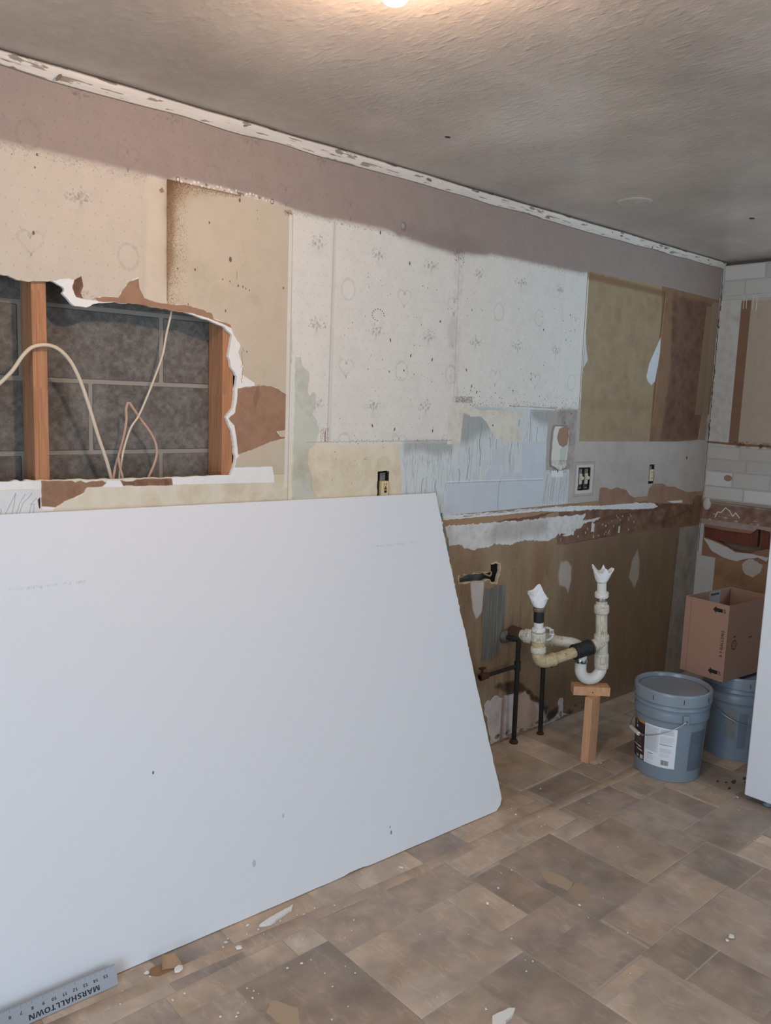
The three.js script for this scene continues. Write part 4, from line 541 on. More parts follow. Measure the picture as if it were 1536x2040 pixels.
cable([[0.962, 1.21, -0.042], [0.974, 1.277, -0.044], [0.988, 1.322, -0.045], [1.003, 1.372, -0.047], [1.011, 1.417, -0.048], [1.011, 1.451, -0.048], [1.018, 1.467, -0.048], [1.031, 1.451, -0.048], [1.055, 1.418, -0.048], [1.083, 1.383, -0.048], [1.100, 1.351, -0.048], [1.105, 1.319, -0.048], [1.096, 1.284, -0.049], [1.077, 1.244, -0.049], [1.064, 1.205, -0.050]], 0.0040, cableMat.pink, 'pinkish cable bent into a pointed loop in the opening');
cable([[0.976, 1.312, -0.026], [0.982, 1.277, -0.026], [0.988, 1.254, -0.026], [0.99, 1.21, -0.028]], 0.0036, cableMat.pink, 'short cable stub beside the foot of the looped cable');

// ---------- wall devices in their cut-outs ----------
const brassM = M('#b08d4a', 0.4, { metalness: 0.6 }), darkM = M('#1c1917', 0.8), steelM = M('#8e8a84', 0.45, { metalness: 0.6 }), ivory = M('#d9c592', 0.45), redM = M('#8c2c1c', 0.5);
function device(name, label, cx, y0, y1, w, fill) {
  const t = thing(name, label, name.includes('switch') ? 'switch' : 'outlet', [cx, y0, 0]), h = y1 - y0;
  for (const [a, b, c, d] of [[-w / 2, -w / 2 + 0.002, 0, h], [w / 2 - 0.002, w / 2, 0, h], [-w / 2, w / 2, 0, 0.002], [-w / 2, w / 2, h - 0.002, h]]) part(t, 'box_side', box(a, b, c, d, -0.058, -0.002), darkM);
  part(t, 'box_back', box(-w / 2, w / 2, 0, h, -0.060, -0.058), darkM); fill(t, h); return t;
}
device('outlet_with_test_button', 'ivory outlet with red test button in a cut-out above the drywall sheet', 1.972, 1.136, 1.238, 0.052, (t, h) => {
  part(t, 'face', rbox(0.034, 0.068, 0.020, 0.003).translate(0.004, 0.036, -0.004), ivory); part(t, 'mounting_strap', box(-0.010, 0.016, 0.07, h - 0.004, -0.014, -0.011), steelM); part(t, 'strap_screw', new THREE.CylinderGeometry(0.004, 0.004, 0.004, 14).rotateX(Math.PI / 2).translate(0.004, h - 0.012, -0.009), steelM);
  part(t, 'test_button', rbox(0.011, 0.008, 0.004, 0.001).translate(0.004, 0.042, 0.0065), redM, 'red button'); part(t, 'reset_button', rbox(0.011, 0.008, 0.004, 0.001).translate(0.004, 0.031, 0.0065), darkM, 'black button');
  for (const y of [0.058, 0.014]) { for (const dx of [-0.005, 0.005]) part(t, 'slot', box(0.004 + dx - 0.0008, 0.004 + dx + 0.0008, y - 0.004, y + 0.004, 0.0055, 0.0066), darkM); part(t, 'ground_hole', new THREE.CylinderGeometry(0.0022, 0.0022, 0.001, 12).rotateX(Math.PI / 2).translate(0.004, y - 0.009, 0.0064), darkM); }
});
device('double_switch', 'bare pair of switches in a double cut-out beside the brown panel', 3.232, 1.116, 1.216, 0.092, (t, h) => {
  for (const dx of [-0.024, 0.022]) { part(t, 'mounting_strap', rbox(0.026, h - 0.006, 0.003, 0.001).translate(dx, h / 2, -0.008), M('#6f6860', 0.55, { metalness: 0.4 })); part(t, 'switch_body', rbox(0.022, 0.05, 0.012, 0.002).translate(dx, h / 2, -0.008), M('#c9b9a0', 0.5)); part(t, 'toggle', rbox(0.008, 0.014, 0.018, 0.002).rotateX(0.5).translate(dx, h / 2 + 0.006, 0.004), M('#e2d6c0', 0.45)); for (const y of [0.012, h - 0.012]) part(t, 'screw', new THREE.CylinderGeometry(0.0035, 0.0035, 0.004, 12).rotateX(Math.PI / 2).translate(dx, y, -0.005), steelM); part(t, 'yoke_gap', rbox(0.014, 0.012, 0.003, 0.001).translate(dx, h / 2 - 0.034, -0.0045), darkM); }
  part(t, 'divider_gap', rbox(0.006, h - 0.01, 0.003, 0.001).translate(-0.001, h / 2, -0.0065), darkM);
});
device('single_outlet', 'narrow bare outlet in a cut-out left of the corner', 3.826, 1.122, 1.214, 0.046, (t, h) => {
  part(t, 'face', rbox(0.030, 0.062, 0.016, 0.003).translate(0, 0.040, -0.004), M('#d8cbaa', 0.5)); part(t, 'mounting_strap', box(-0.008, 0.008, h - 0.024, h - 0.003, -0.010, -0.007), steelM);
  for (const y of [0.056, 0.026]) { for (const dx of [-0.005, 0.005]) part(t, 'slot', box(dx - 0.001, dx + 0.001, y - 0.005, y + 0.005, 0.0035, 0.0046), darkM); } part(t, 'centre_screw', new THREE.CylinderGeometry(0.003, 0.003, 0.002, 12).rotateX(Math.PI / 2).translate(0, 0.041, 0.004), steelM);
});

// ---------- plumbing ----------
const pvcTex = fieldTex(256, (i, j) => { const a = fbm(i / 24, j / 24, 201, 4, 0), b = fbm(i / 7, j / 40, 205, 3, 0) > 0.68 ? 34 : 0; const k = 0.86 + 0.2 * a; return [222 * k - b, 214 * k - b * 1.1, 194 * k - b * 1.3].map(clamp); }, true);
const pvc = MP('#ffffff', 0.4, { map: pvcTex, clearcoat: 0.15 }), pvcNew = MP('#e6e2d8', 0.35, { clearcoat: 0.2 }), pvcOld = MP('#eedfbf', 0.45, { map: pvcTex }), rubber = M('#1f1e1d', 0.55), chrome = M('#c9ccd0', 0.18, { metalness: 1 }), rust = M('#5a3d2b', 0.85, { metalness: 0.2, bumpMap: blockBump, bumpScale: 0.002 });
{
  const t = thing('drain_pipe', 'white plastic sink drain pipes with black rubber coupling and trap', 'pipe');
  const RB = V(2.950, 0.40, 0.345), RT = V(2.903, 0.80, 0.345), rd = RT.clone().sub(RB).normalize(), R = (y) => RB.clone().addScaledVector(rd, (y - 0.40) / rd.y), LL = V(2.858, 0.405, 0.303);
  // right riser, bottom to top
  part(t, 'riser', cyl(R(0.46), R(0.68), 0.0242), pvc);
  part(t, 'lower_hub', ringOn(R(0.398), R(0.5), [[0.0245, -0.002], [0.029, 0], [0.030, 0.004], [0.030, 0.026], [0.0285, 0.029], [0.0305, 0.032], [0.0305, 0.062], [0.026, 0.066]]), pvc);
  part(t, 'tee_body', ringOn(R(0.462), R(0.6), [[0.0255, 0], [0.027, 0.004], [0.027, 0.056], [0.031, 0.060], [0.0315, 0.064], [0.0315, 0.082], [0.0295, 0.086], [0.0245, 0.086]]), pvc);
  part(t, 'upper_hub', ringOn(R(0.642), R(0.7), [[0.0245, 0], [0.030, 0.002], [0.031, 0.006], [0.031, 0.032], [0.029, 0.036], [0.0245, 0.038], [0.023, 0.05], [0.0225, 0.062]]), pvc);
  part(t, 'hose_clamp', ringOn(R(0.697), R(0.8), [[0.0232, 0], [0.0245, 0.001], [0.0245, 0.013], [0.0232, 0.014]]), chrome, 'shiny steel clamp');
  part(t, 'slip_nut', ringOn(R(0.711), R(0.8), [[0.022, 0], [0.0285, 0.002], [0.0295, 0.005], [0.0285, 0.013], [0.0295, 0.021], [0.027, 0.024], [0.019, 0.024]], 10), pvcNew);
  part(t, 'tail_pipe', cyl(R(0.72), R(0.7775), 0.0192), pvcNew);
  // trap: U bend and left leg
  const C = RB.clone().add(LL).multiplyScalar(0.5), ax = RB.clone().sub(LL).setY(0).multiplyScalar(0.5), U = []; for (let k = 0; k <= 24; k++) { const a = Math.PI * k / 24; U.push(V(C.x + ax.x * Math.cos(a), 0.402 - 0.0505 * Math.sin(a), C.z + ax.z * Math.cos(a))); }
  part(t, 'trap_bend', tube([V(RB.x, 0.415, RB.z), ...U, V(LL.x, 0.42, LL.z)], 0.0245, 60, 24), pvcNew);
  part(t, 'trap_leg', cyl(V(LL.x, 0.41, LL.z), V(LL.x, 0.488, LL.z), 0.0235), pvcNew); part(t, 'hose_clamp', ringOn(V(LL.x, 0.427, LL.z), V(LL.x, 0.6, LL.z), [[0.0243, 0], [0.0268, 0.001], [0.0268, 0.016], [0.0243, 0.017]]), chrome, 'shiny steel clamp'); part(t, 'clamp_screw', rbox(0.014, 0.012, 0.016, 0.002).translate(LL.x - 0.018, 0.4355, LL.z + 0.022), chrome);
  // arm from the trap back to the wall
  part(t, 'trap_arm', tube([[LL.x, 0.47, LL.z], [LL.x, 0.49, LL.z - 0.004], [LL.x - 0.012, 0.503, LL.z - 0.03], [2.815, 0.504, 0.2], [2.785, 0.503, 0.12], [2.757, 0.502, 0.03]], 0.0235, 60, 22), pvc);
  part(t, 'arm_hub', ringOn(V(2.812, 0.504, 0.192), V(2.757, 0.502, 0.04), [[0.024, 0], [0.029, 0.002], [0.0295, 0.006], [0.0295, 0.034], [0.024, 0.037]]), pvc); part(t, 'arm_hub', ringOn(V(2.778, 0.503, 0.098), V(2.757, 0.502, 0.03), [[0.024, 0], [0.031, 0.002], [0.0315, 0.03], [0.024, 0.034]]), pvc);
  part(t, 'wall_nipple', ringOn(V(2.760, 0.502, 0.052), V(2.745, 0.502, 0), [[0.024, 0], [0.031, 0.002], [0.034, 0.012], [0.031, 0.02], [0.035, 0.026], [0.036, 0.034], [0.034, 0.044], [0.03, 0.05]]), rust, 'rusty iron fitting at the wall');
  // left drop: paper-stuffed tail, tape, nuts, elbow
  const L = (y) => V(2.608 - (y - 0.5) * 0.07, y, 0.2655);
  part(t, 'tail_pipe', cyl(L(0.60), L(0.69), 0.0192), pvcNew); part(t, 'black_tape', ringOn(L(0.636), L(0.8), [[0.0193, 0], [0.0207, 0.001], [0.0207, 0.046], [0.0193, 0.047]]), rubber, 'black tape wrapped round the pipe');
  part(t, 'metal_collar', ringOn(L(0.682), L(0.8), [[0.0193, 0], [0.024, 0.001], [0.0245, 0.012], [0.021, 0.016]]), M('#7d6f5f', 0.5, { metalness: 0.4 }));
  part(t, 'slip_nut', ringOn(L(0.594), L(0.7), [[0.02, 0], [0.0275, 0.002], [0.0285, 0.008], [0.0265, 0.017], [0.0195, 0.02]], 12), pvcNew); part(t, 'slip_nut', ringOn(L(0.554), L(0.7), [[0.022, 0], [0.029, 0.002], [0.0305, 0.007], [0.0305, 0.033], [0.028, 0.038], [0.02, 0.039]], 14), pvc); part(t, 'nut_tab', rbox(0.018, 0.010, 0.006, 0.002).rotateZ(0.5).translate(2.573, 0.609, 0.275), pvcNew);
  part(t, 'pipe_sleeve', cyl(L(0.53), L(0.556), 0.0268), pvcOld, 'yellowed pipe sleeve'); part(t, 'elbow_hub', ringOn(L(0.507), L(0.6), [[0.025, 0], [0.030, 0.002], [0.0308, 0.005], [0.0308, 0.024], [0.027, 0.027]]), pvc);
  part(t, 'elbow', tube([L(0.525), L(0.505), [2.612, 0.488, 0.2665], [2.626, 0.471, 0.2705], [2.648, 0.466, 0.277], [2.672, 0.469, 0.284], [2.688, 0.472, 0.289]], 0.0262, 40, 24), pvcOld, 'yellowed elbow');
  part(t, 'cross_pipe', cyl(V(2.675, 0.469, 0.285), V(2.80, 0.491, 0.3195), 0.0225), pvcOld, 'grimy yellowed pipe'); part(t, 'elbow_rim', ringOn(V(2.676, 0.469, 0.285), V(2.8, 0.491, 0.3195), [[0.0225, 0], [0.028, 0.001], [0.028, 0.010], [0.0225, 0.012]]), pvcOld);
  const ca = V(2.783, 0.4885, 0.3155), cb = V(2.868, 0.501, 0.336); part(t, 'rubber_coupling', ringOn(ca, cb, [[0.023, 0], [0.0325, 0.001], [0.0335, 0.006], [0.0305, 0.010], [0.0305, 0.020], [0.0325, 0.023], [0.031, 0.028], [0.031, 0.060], [0.0335, 0.064], [0.0325, 0.078], [0.034, 0.083], [0.026, 0.0885]]), rubber, 'black rubber coupling');
  part(t, 'tee_branch', tube([[2.858, 0.4995, 0.3335], [2.895, 0.507, 0.341], [2.925, 0.513, 0.345], [2.938, 0.516, 0.346]], 0.0258, 20, 24), pvc); part(t, 'coupling_clamp', ringOn(V(2.862, 0.500, 0.3345), cb, [[0.0258, 0], [0.0345, 0.001], [0.0345, 0.008], [0.0258, 0.009]]), M('#6b4a36', 0.6, { metalness: 0.5 }));
  // spare slip nut hooked behind the left drop, with its barcode sticker
  const n = part(t, 'spare_nut', ringOn(V(2.690, 0.566, 0.236), V(2.672, 0.57, 0.258), [[0.020, 0], [0.029, 0], [0.0305, 0.004], [0.029, 0.010], [0.0305, 0.016], [0.027, 0.02], [0.020, 0.02], [0.020, 0]], 16), pvcNew); part(n, 'barcode_sticker', rbox(0.016, 0.024, 0.001, 0.0004).rotateY(-0.7).rotateZ(0.25).translate(2.686, 0.58, 0.268), M('#f0efe9', 0.6)); for (let k = 0; k < 5; k++) part(n, 'sticker_bar', box(-0.006, 0.006, -0.006 + k * 0.003, -0.0048 + k * 0.003, 0, 0.0006).rotateY(-0.7).rotateZ(0.25).translate(2.6855, 0.58, 0.2692), M('#4a4a4a', 0.7));
}
{ // dark iron supply pipes
  const iron = M('#2b2a22', 0.6, { metalness: 0.35, bumpMap: blockBump, bumpScale: 0.001 });
  const a = thing('water_supply_pipe', 'dark supply pipe with a side branch ending in a small valve', 'pipe', [0, 0, 0], 0, 'dark supply pipes rising from the floor'), ax = (y) => V(2.768 - y * 0.055, y, 0.043 + y * 0.03);
  part(a, 'upright', cyl(ax(0), ax(0.47), 0.0105), iron); part(a, 'floor_collar', ringOn(ax(0), ax(0.1), [[0.018, 0], [0.020, 0.006], [0.016, 0.016], [0.0105, 0.02]]), rust); part(a, 'tee_joint', cyl(ax(0.345), ax(0.385), 0.0145), iron);
  part(a, 'upper_bend', tube([ax(0.46), ax(0.475), [2.738, 0.487, 0.055], [2.722, 0.492, 0.045], [2.708, 0.493, 0.002]], 0.0105, 24, 12), iron); part(a, 'wall_escutcheon', ringOn(V(2.708, 0.493, 0.022), V(2.708, 0.493, 0), [[0.0105, 0], [0.026, 0.004], [0.031, 0.018]]), M('#6a665c', 0.5, { metalness: 0.5 }));
  part(a, 'side_branch', cyl(ax(0.365), V(2.52, 0.366, 0.060), 0.0088), iron); const v = part(a, 'valve_body', ringOn(V(2.545, 0.366, 0.06), V(2.48, 0.366, 0.06), [[0.009, 0], [0.0145, 0.002], [0.0145, 0.018], [0.012, 0.022], [0.016, 0.026], [0.016, 0.046], [0.008, 0.05]], 14), rust, 'rusty shut-off valve'); part(v, 'valve_stem', cyl(V(2.508, 0.37, 0.06), V(2.508, 0.4, 0.06), 0.006), rust); part(v, 'valve_handle', new THREE.TorusGeometry(0.013, 0.004, 8, 20).rotateX(1.3).translate(2.508, 0.403, 0.06), rust);
  const b = thing('water_supply_pipe', 'straight dark supply pipe below the left drain elbow', 'pipe', [0, 0, 0], 0, 'dark supply pipes rising from the floor'), bx = (y) => V(2.946 - y * 0.03, y, 0.053);
  part(b, 'upright', cyl(bx(0), bx(0.335), 0.0105), iron); part(b, 'floor_collar', ringOn(bx(0), bx(0.1), [[0.016, 0], [0.017, 0.006], [0.0105, 0.012]]), rust); part(b, 'capped_end', ringOn(bx(0.322), bx(0.4), [[0.0105, 0], [0.016, 0.002], [0.016, 0.02], [0.0001, 0.024]], 12), rust); part(b, 'stop_handle', cyl(V(2.90, 0.335, 0.055), V(2.985, 0.332, 0.058), 0.005), rust); part(b, 'handle_end', cyl(V(2.983, 0.334, 0.058), V(2.99, 0.312, 0.06), 0.005), rust);
}
// crumpled paper stuffed into the pipe ends
function wad(label, base, top, n = 36) {          // top(a) -> [radius, height] of the ragged rim at angle a
  const t = single('paper_wad', new THREE.BufferGeometry(), new THREE.MeshPhysicalMaterial({ color: '#efefef', roughness: 0.9, side: THREE.DoubleSide }), label, 'paper', 'paper stuffed into the drain pipes'), pos = [], idx = [], rows = 8;
  for (let j = 0; j <= rows; j++) for (let i = 0; i < n; i++) { const a = i / n * Math.PI * 2, [tr, th, lx, lz] = top(a), k = j / rows, r = 0.0205 + (tr - 0.0205) * k ** 0.8, w = 1 + 0.16 * k * (fbm(i * 0.55, j * 0.7, 211, 2) - 0.5) * 2; pos.push(base.x + Math.cos(a) * r * w + lx * k, base.y + th * k, base.z + Math.sin(a) * r * w + lz * k); }
  for (let i = 0; i < n; i++) { const a = i / n * Math.PI * 2; pos.push(base.x + Math.cos(a) * 0.006, base.y + 0.022, base.z + Math.sin(a) * 0.006); }
  for (let j = 0; j < rows; j++) for (let i = 0; i < n; i++) { const a = j * n + i, b = j * n + (i + 1) % n; idx.push(a, a + n, b, b, a + n, b + n); }
  const o = (rows + 1) * n, m = 4 * n; for (let i = 0; i < n; i++) { const q = (i + 1) % n; idx.push(m + i, m + q, o + i, m + q, o + q, o + i); }
  for (let i = 1; i < n - 1; i++) idx.push(o, o + i, o + i + 1);
  const g = t.geometry; g.setAttribute('position', new THREE.Float32BufferAttribute(pos, 3)); g.setIndex(idx); const f = g.toNonIndexed(); f.computeVertexNormals(); t.geometry = f; return t;
}
{
  // angle measured so that image-right is (0.66, 0.75) in (x, z)
  const right = Math.atan2(0.75, 0.66);
  wad('white paper wad with three points stuffed in the right riser', V(2.9045, 0.778, 0.345), (a) => { const c = Math.cos(a - right), s = Math.sin(a - right); const peak = Math.max(Math.exp(-((c + 0.9) ** 2) / 0.10), 0.98 * Math.exp(-((c - 0.22) ** 2) / 0.035), 0.72 * Math.exp(-((c - 0.95) ** 2) / 0.06)); return [0.034 + 0.011 * Math.abs(c), 0.042 + 0.028 * peak, 0, 0]; });
  wad('folded white paper wad stuffed in the black-taped left pipe', V(2.5945, 0.699, 0.2655), (a) => { const c = Math.cos(a - right); const peak = 0.036 * Math.exp(-((c - 0.1) ** 2) / 0.25); return [0.036 + 0.010 * (c < 0 ? -c : 0.1 * c), 0.052 + peak + 0.006 * (c < 0 ? -c : -2.2 * c), -0.003, -0.003]; });
}

// ---------- timber prop under the trap ----------
{
  const t = thing('timber_prop', 'T-shaped pine prop holding up the drain trap', 'prop', [2.891, 0, 0.352], 0.145);
  part(t, 'post', metreUV(rbox(0.076, 0.2875, 0.034, 0.0015).translate(0, 0.1440, 0), 5), pine2);
  const c = part(t, 'crosspiece', metreUV(rbox(0.155, 0.038, 0.062, 0.0015), 5), pine2); c.position.set(0.018, 0.3065, -0.022); c.rotation.y = -0.90; part(c, 'nail_head', new THREE.CylinderGeometry(0.0026, 0.0026, 0.001, 12).rotateX(Math.PI / 2).translate(0.004, -0.004, 0.0313), darkM);
}
// ---------- paint buckets ----------
const pail = MP('#7f8b96', 0.38, { clearcoat: 0.25, clearcoatRoughness: 0.3 }), lidM = MP('#87929c', 0.3, { clearcoat: 0.4, clearcoatRoughness: 0.2 }), wireM = M('#b9bcc0', 0.3, { metalness: 0.8 }), dk = M('#23282e', 0.7);
const bodyR = (y) => 0.131 + (y / 0.36) * 0.016;
function labelTex() {
  const W = 1024, H = 640, c = canvas(W, H), x = c.getContext('2d'); reseed(71); const bw = 470;
  x.fillStyle = '#3b2a2c'; x.fillRect(0, 0, bw, H); x.fillStyle = '#b88a3c'; x.fillRect(0, 0, bw, 42); x.fillStyle = '#2b2745'; x.fillRect(200, 20, 90, 150); x.fillStyle = '#e6e2e8'; x.fillRect(236, 40, 10, 60); x.font = '400 22px sans-serif'; x.fillStyle = '#cfc8d8'; x.fillRect(214, 120, 60, 34);
  x.fillStyle = '#f2ece8'; x.font = '400 66px sans-serif'; x.textAlign = 'right'; x.fillText('Cover', bw - 34, 250); x.font = '400 20px sans-serif'; x.fillText('™', bw - 14, 222);
  const lines = (x0, x1, y0, y1, st, col, th) => { for (let y = y0; y < y1; y += st) { let a = x0; const e = x1 - rr(0, (x1 - x0) * 0.2); while (a < e) { const w = rr(6, 26); x.fillStyle = col; x.fillRect(a, y, Math.min(w, e - a), th); a += w + 5; } } };
  lines(60, bw - 40, 285, 350, 22, 'rgba(230,222,218,.55)', 8); lines(40, bw - 30, 380, 402, 22, 'rgba(230,222,218,.6)', 8); lines(150, bw - 30, 430, 446, 30, '#efe9e6', 20); lines(270, bw - 30, 482, 500, 30, '#efe9e6', 20); x.fillStyle = '#efe9e6'; x.beginPath(); x.arc(235, 495, 9, 0, 7); x.fill(); lines(250, 330, 580, 610, 14, '#d8d0cc', 10); x.fillStyle = '#e8e4e0'; x.fillRect(372, 560, 70, 64); lines(404, 438, 566, 620, 10, '#4a3a3c', 5);
  x.fillStyle = '#e9ebee'; x.fillRect(bw, 0, W - bw, H); x.fillStyle = '#dcdfe3'; x.fillRect(bw + 14, 20, 250, 400);
  lines(bw + 22, bw + 258, 30, 420, 9, 'rgba(110,116,124,.55)', 3.5); lines(bw + 290, W - 30, 30, 110, 10, 'rgba(90,96,104,.7)', 4); lines(bw + 290, W - 30, 140, 240, 9, 'rgba(110,116,124,.5)', 3.5); lines(bw + 286, W - 60, 262, 275, 30, '#6a7078', 14); lines(bw + 300, W - 60, 330, 400, 9, 'rgba(110,116,124,.55)', 3.5); lines(bw + 290, W - 70, 420, 470, 12, 'rgba(120,126,134,.45)', 3.5); lines(bw + 80, bw + 180, 456, 466, 30, '#40464e', 13); lines(bw + 60, bw + 210, 490, 560, 10, 'rgba(120,126,134,.5)', 3.5); lines(bw + 40, bw + 200, 590, 620, 12, 'rgba(120,126,134,.4)', 3);
  let a = W - 230; while (a < W - 105) { const w = rr(2, 8); x.fillStyle = '#3a4048'; x.fillRect(a, 520, w, 78); a += w + rr(2, 6); }
  return tex(c);
}
function makeBucket(name, label, pos, face, opt) {   // face: turn so that local +z looks at the camera side
  const t = thing(name, label, 'bucket', pos, face, 'grey lidded paint buckets'), prof = (l) => l.map(([r, y]) => new THREE.Vector2(r, y));
  part(t, 'body', new THREE.LatheGeometry(prof([[0.0001, 0.004], [0.122, 0.004], [0.124, 0], [0.1295, 0], [0.131, 0.003], [bodyR(0.245), 0.245], [bodyR(0.255) + 0.0005, 0.255], [0.1485, 0.258], [0.1495, 0.262], [0.1495, 0.284], [0.147, 0.287], [0.1465, 0.300], [0.150, 0.303], [0.1515, 0.307], [0.150, 0.312], [0.1465, 0.316], [0.1465, 0.345]]), 72), pail);
  const lid = part(t, 'lid', new THREE.LatheGeometry(prof([[0.0001, 0.3600], [0.100, 0.3600], [0.134, 0.3590], [0.1365, 0.3575], [0.1385, 0.3600], [0.140, 0.3705], [0.143, 0.3745], [0.149, 0.3755], [0.1535, 0.3725], [0.1548, 0.366], [0.1545, 0.332], [0.1555, 0.328], [0.1545, 0.325], [0.150, 0.325], [0.149, 0.34]]), 80), lidM);
  for (let k = 0; k < 8; k++) { const a = 0.30 + k * Math.PI / 4; part(lid, 'tear_notch', rbox(0.0022, 0.020, 0.003, 0.0006).translate(0, 0.348, 0.1548).rotateY(a), dk); }
  part(lid, 'lid_groove', new THREE.TorusGeometry(0.1362, 0.0011, 6, 80).rotateX(Math.PI / 2).translate(0, 0.3582, 0), dk);
  const patch = (th0, th1, y0, y1, m, nm, lab, off = 0.0006) => { const nS = 28, pos2 = [], uv = [], idx = []; for (let j = 0; j <= 1; j++) for (let i = 0; i <= nS; i++) { const th = th0 + (th1 - th0) * i / nS, y = j ? y1 : y0, r = bodyR(y) + off; pos2.push(Math.sin(th) * r, y, Math.cos(th) * r); uv.push(i / nS, j); } for (let i = 0; i < nS; i++) idx.push(i, i + 1, nS + 2 + i, i, nS + 2 + i, nS + 1 + i); const g = new THREE.BufferGeometry(); g.setAttribute('position', new THREE.Float32BufferAttribute(pos2, 3)); g.setAttribute('uv', new THREE.Float32BufferAttribute(uv, 2)); g.setIndex(idx); g.computeVertexNormals(); return part(t, nm, g, m, lab); };
  opt.patches(patch, t);
  // wire bail on two ears, fallen against one side
  const e = opt.ear, s = opt.side, axis = V(Math.sin(e), 0, Math.cos(e)), out = V(Math.sin(e + s * Math.PI / 2), 0, Math.cos(e + s * Math.PI / 2)), pts = [];
  for (let k = 0; k <= 30; k++) { const a = Math.PI * k / 30; pts.push(axis.clone().multiplyScalar(Math.cos(a) * 0.1585).addScaledVector(out, Math.sin(a) * opt.out).add(V(0, 0.270 - opt.drop * Math.sin(a) ** 0.9, 0))); }
  const bail = part(t, 'bail_handle', tube(pts, 0.0019, 90, 8), wireM, 'thin wire handle');
  if (opt.grip) { const i0 = 12, i1 = 17; part(bail, 'grip', ringOn(pts[i0], pts[i1], [[0.0022, 0], [0.0076, 0], [0.0082, 0.002], [0.0082, pts[i0].distanceTo(pts[i1]) - 0.002], [0.0076, pts[i0].distanceTo(pts[i1])], [0.0022, pts[i0].distanceTo(pts[i1])]], 16), M('#d9d4c8', 0.5), 'off-white plastic grip'); }
  for (const q of [0, Math.PI]) { const ear = part(t, 'handle_ear', rbox(0.026, 0.034, 0.014, 0.003).translate(0, 0.277, 0.1515).rotateY(e + q), pail); part(ear, 'ear_hole', new THREE.CylinderGeometry(0.004, 0.004, 0.002, 14).rotateX(Math.PI / 2).translate(0, 0.270, 0.1586).rotateY(e + q), dk); }
  return t;
}
const toCam = (x, z) => Math.atan2(0 - x, 2.215 - z);
{
  const labelMat = new THREE.MeshStandardMaterial({ map: labelTex(), roughness: 0.4 });
  makeBucket('paint_bucket', 'grey lidded paint bucket with brown and white label in front', [3.088, 0, 0.606], toCam(3.088, 0.606), { ear: 0.40, side: -1, out: 0.156, drop: 0.102, grip: true, patches: (patch) => { patch(-1.55, 0.22, 0.058, 0.228, labelMat, 'label', 'paint label with barcode'); patch(0.62, 1.25, 0.05, 0.22, M('#5f6a75', 0.55), 'moulded_panel'); const em = patch(0.72, 1.0, 0.10, 0.165, M('#66717c', 0.5), 'moulded_emblem', null, 0.0012); } });
  makeBucket('paint_bucket', 'grey lidded paint bucket carrying the cardboard box', [3.515, 0, 0.69], toCam(3.515, 0.69), { ear: -0.95, side: 1, out: 0.156, drop: 0.10, grip: false, patches: (patch) => { patch(-0.30, 0.02, 0.10, 0.24, M('#8f8f88', 0.35, { bumpMap: slateBump, bumpScale: 0.004 }), 'sticker_residue', 'torn sticker residue'); patch(0.1, 0.35, 0.06, 0.22, M('#6c7883', 0.5), 'moulded_panel'); } });
}

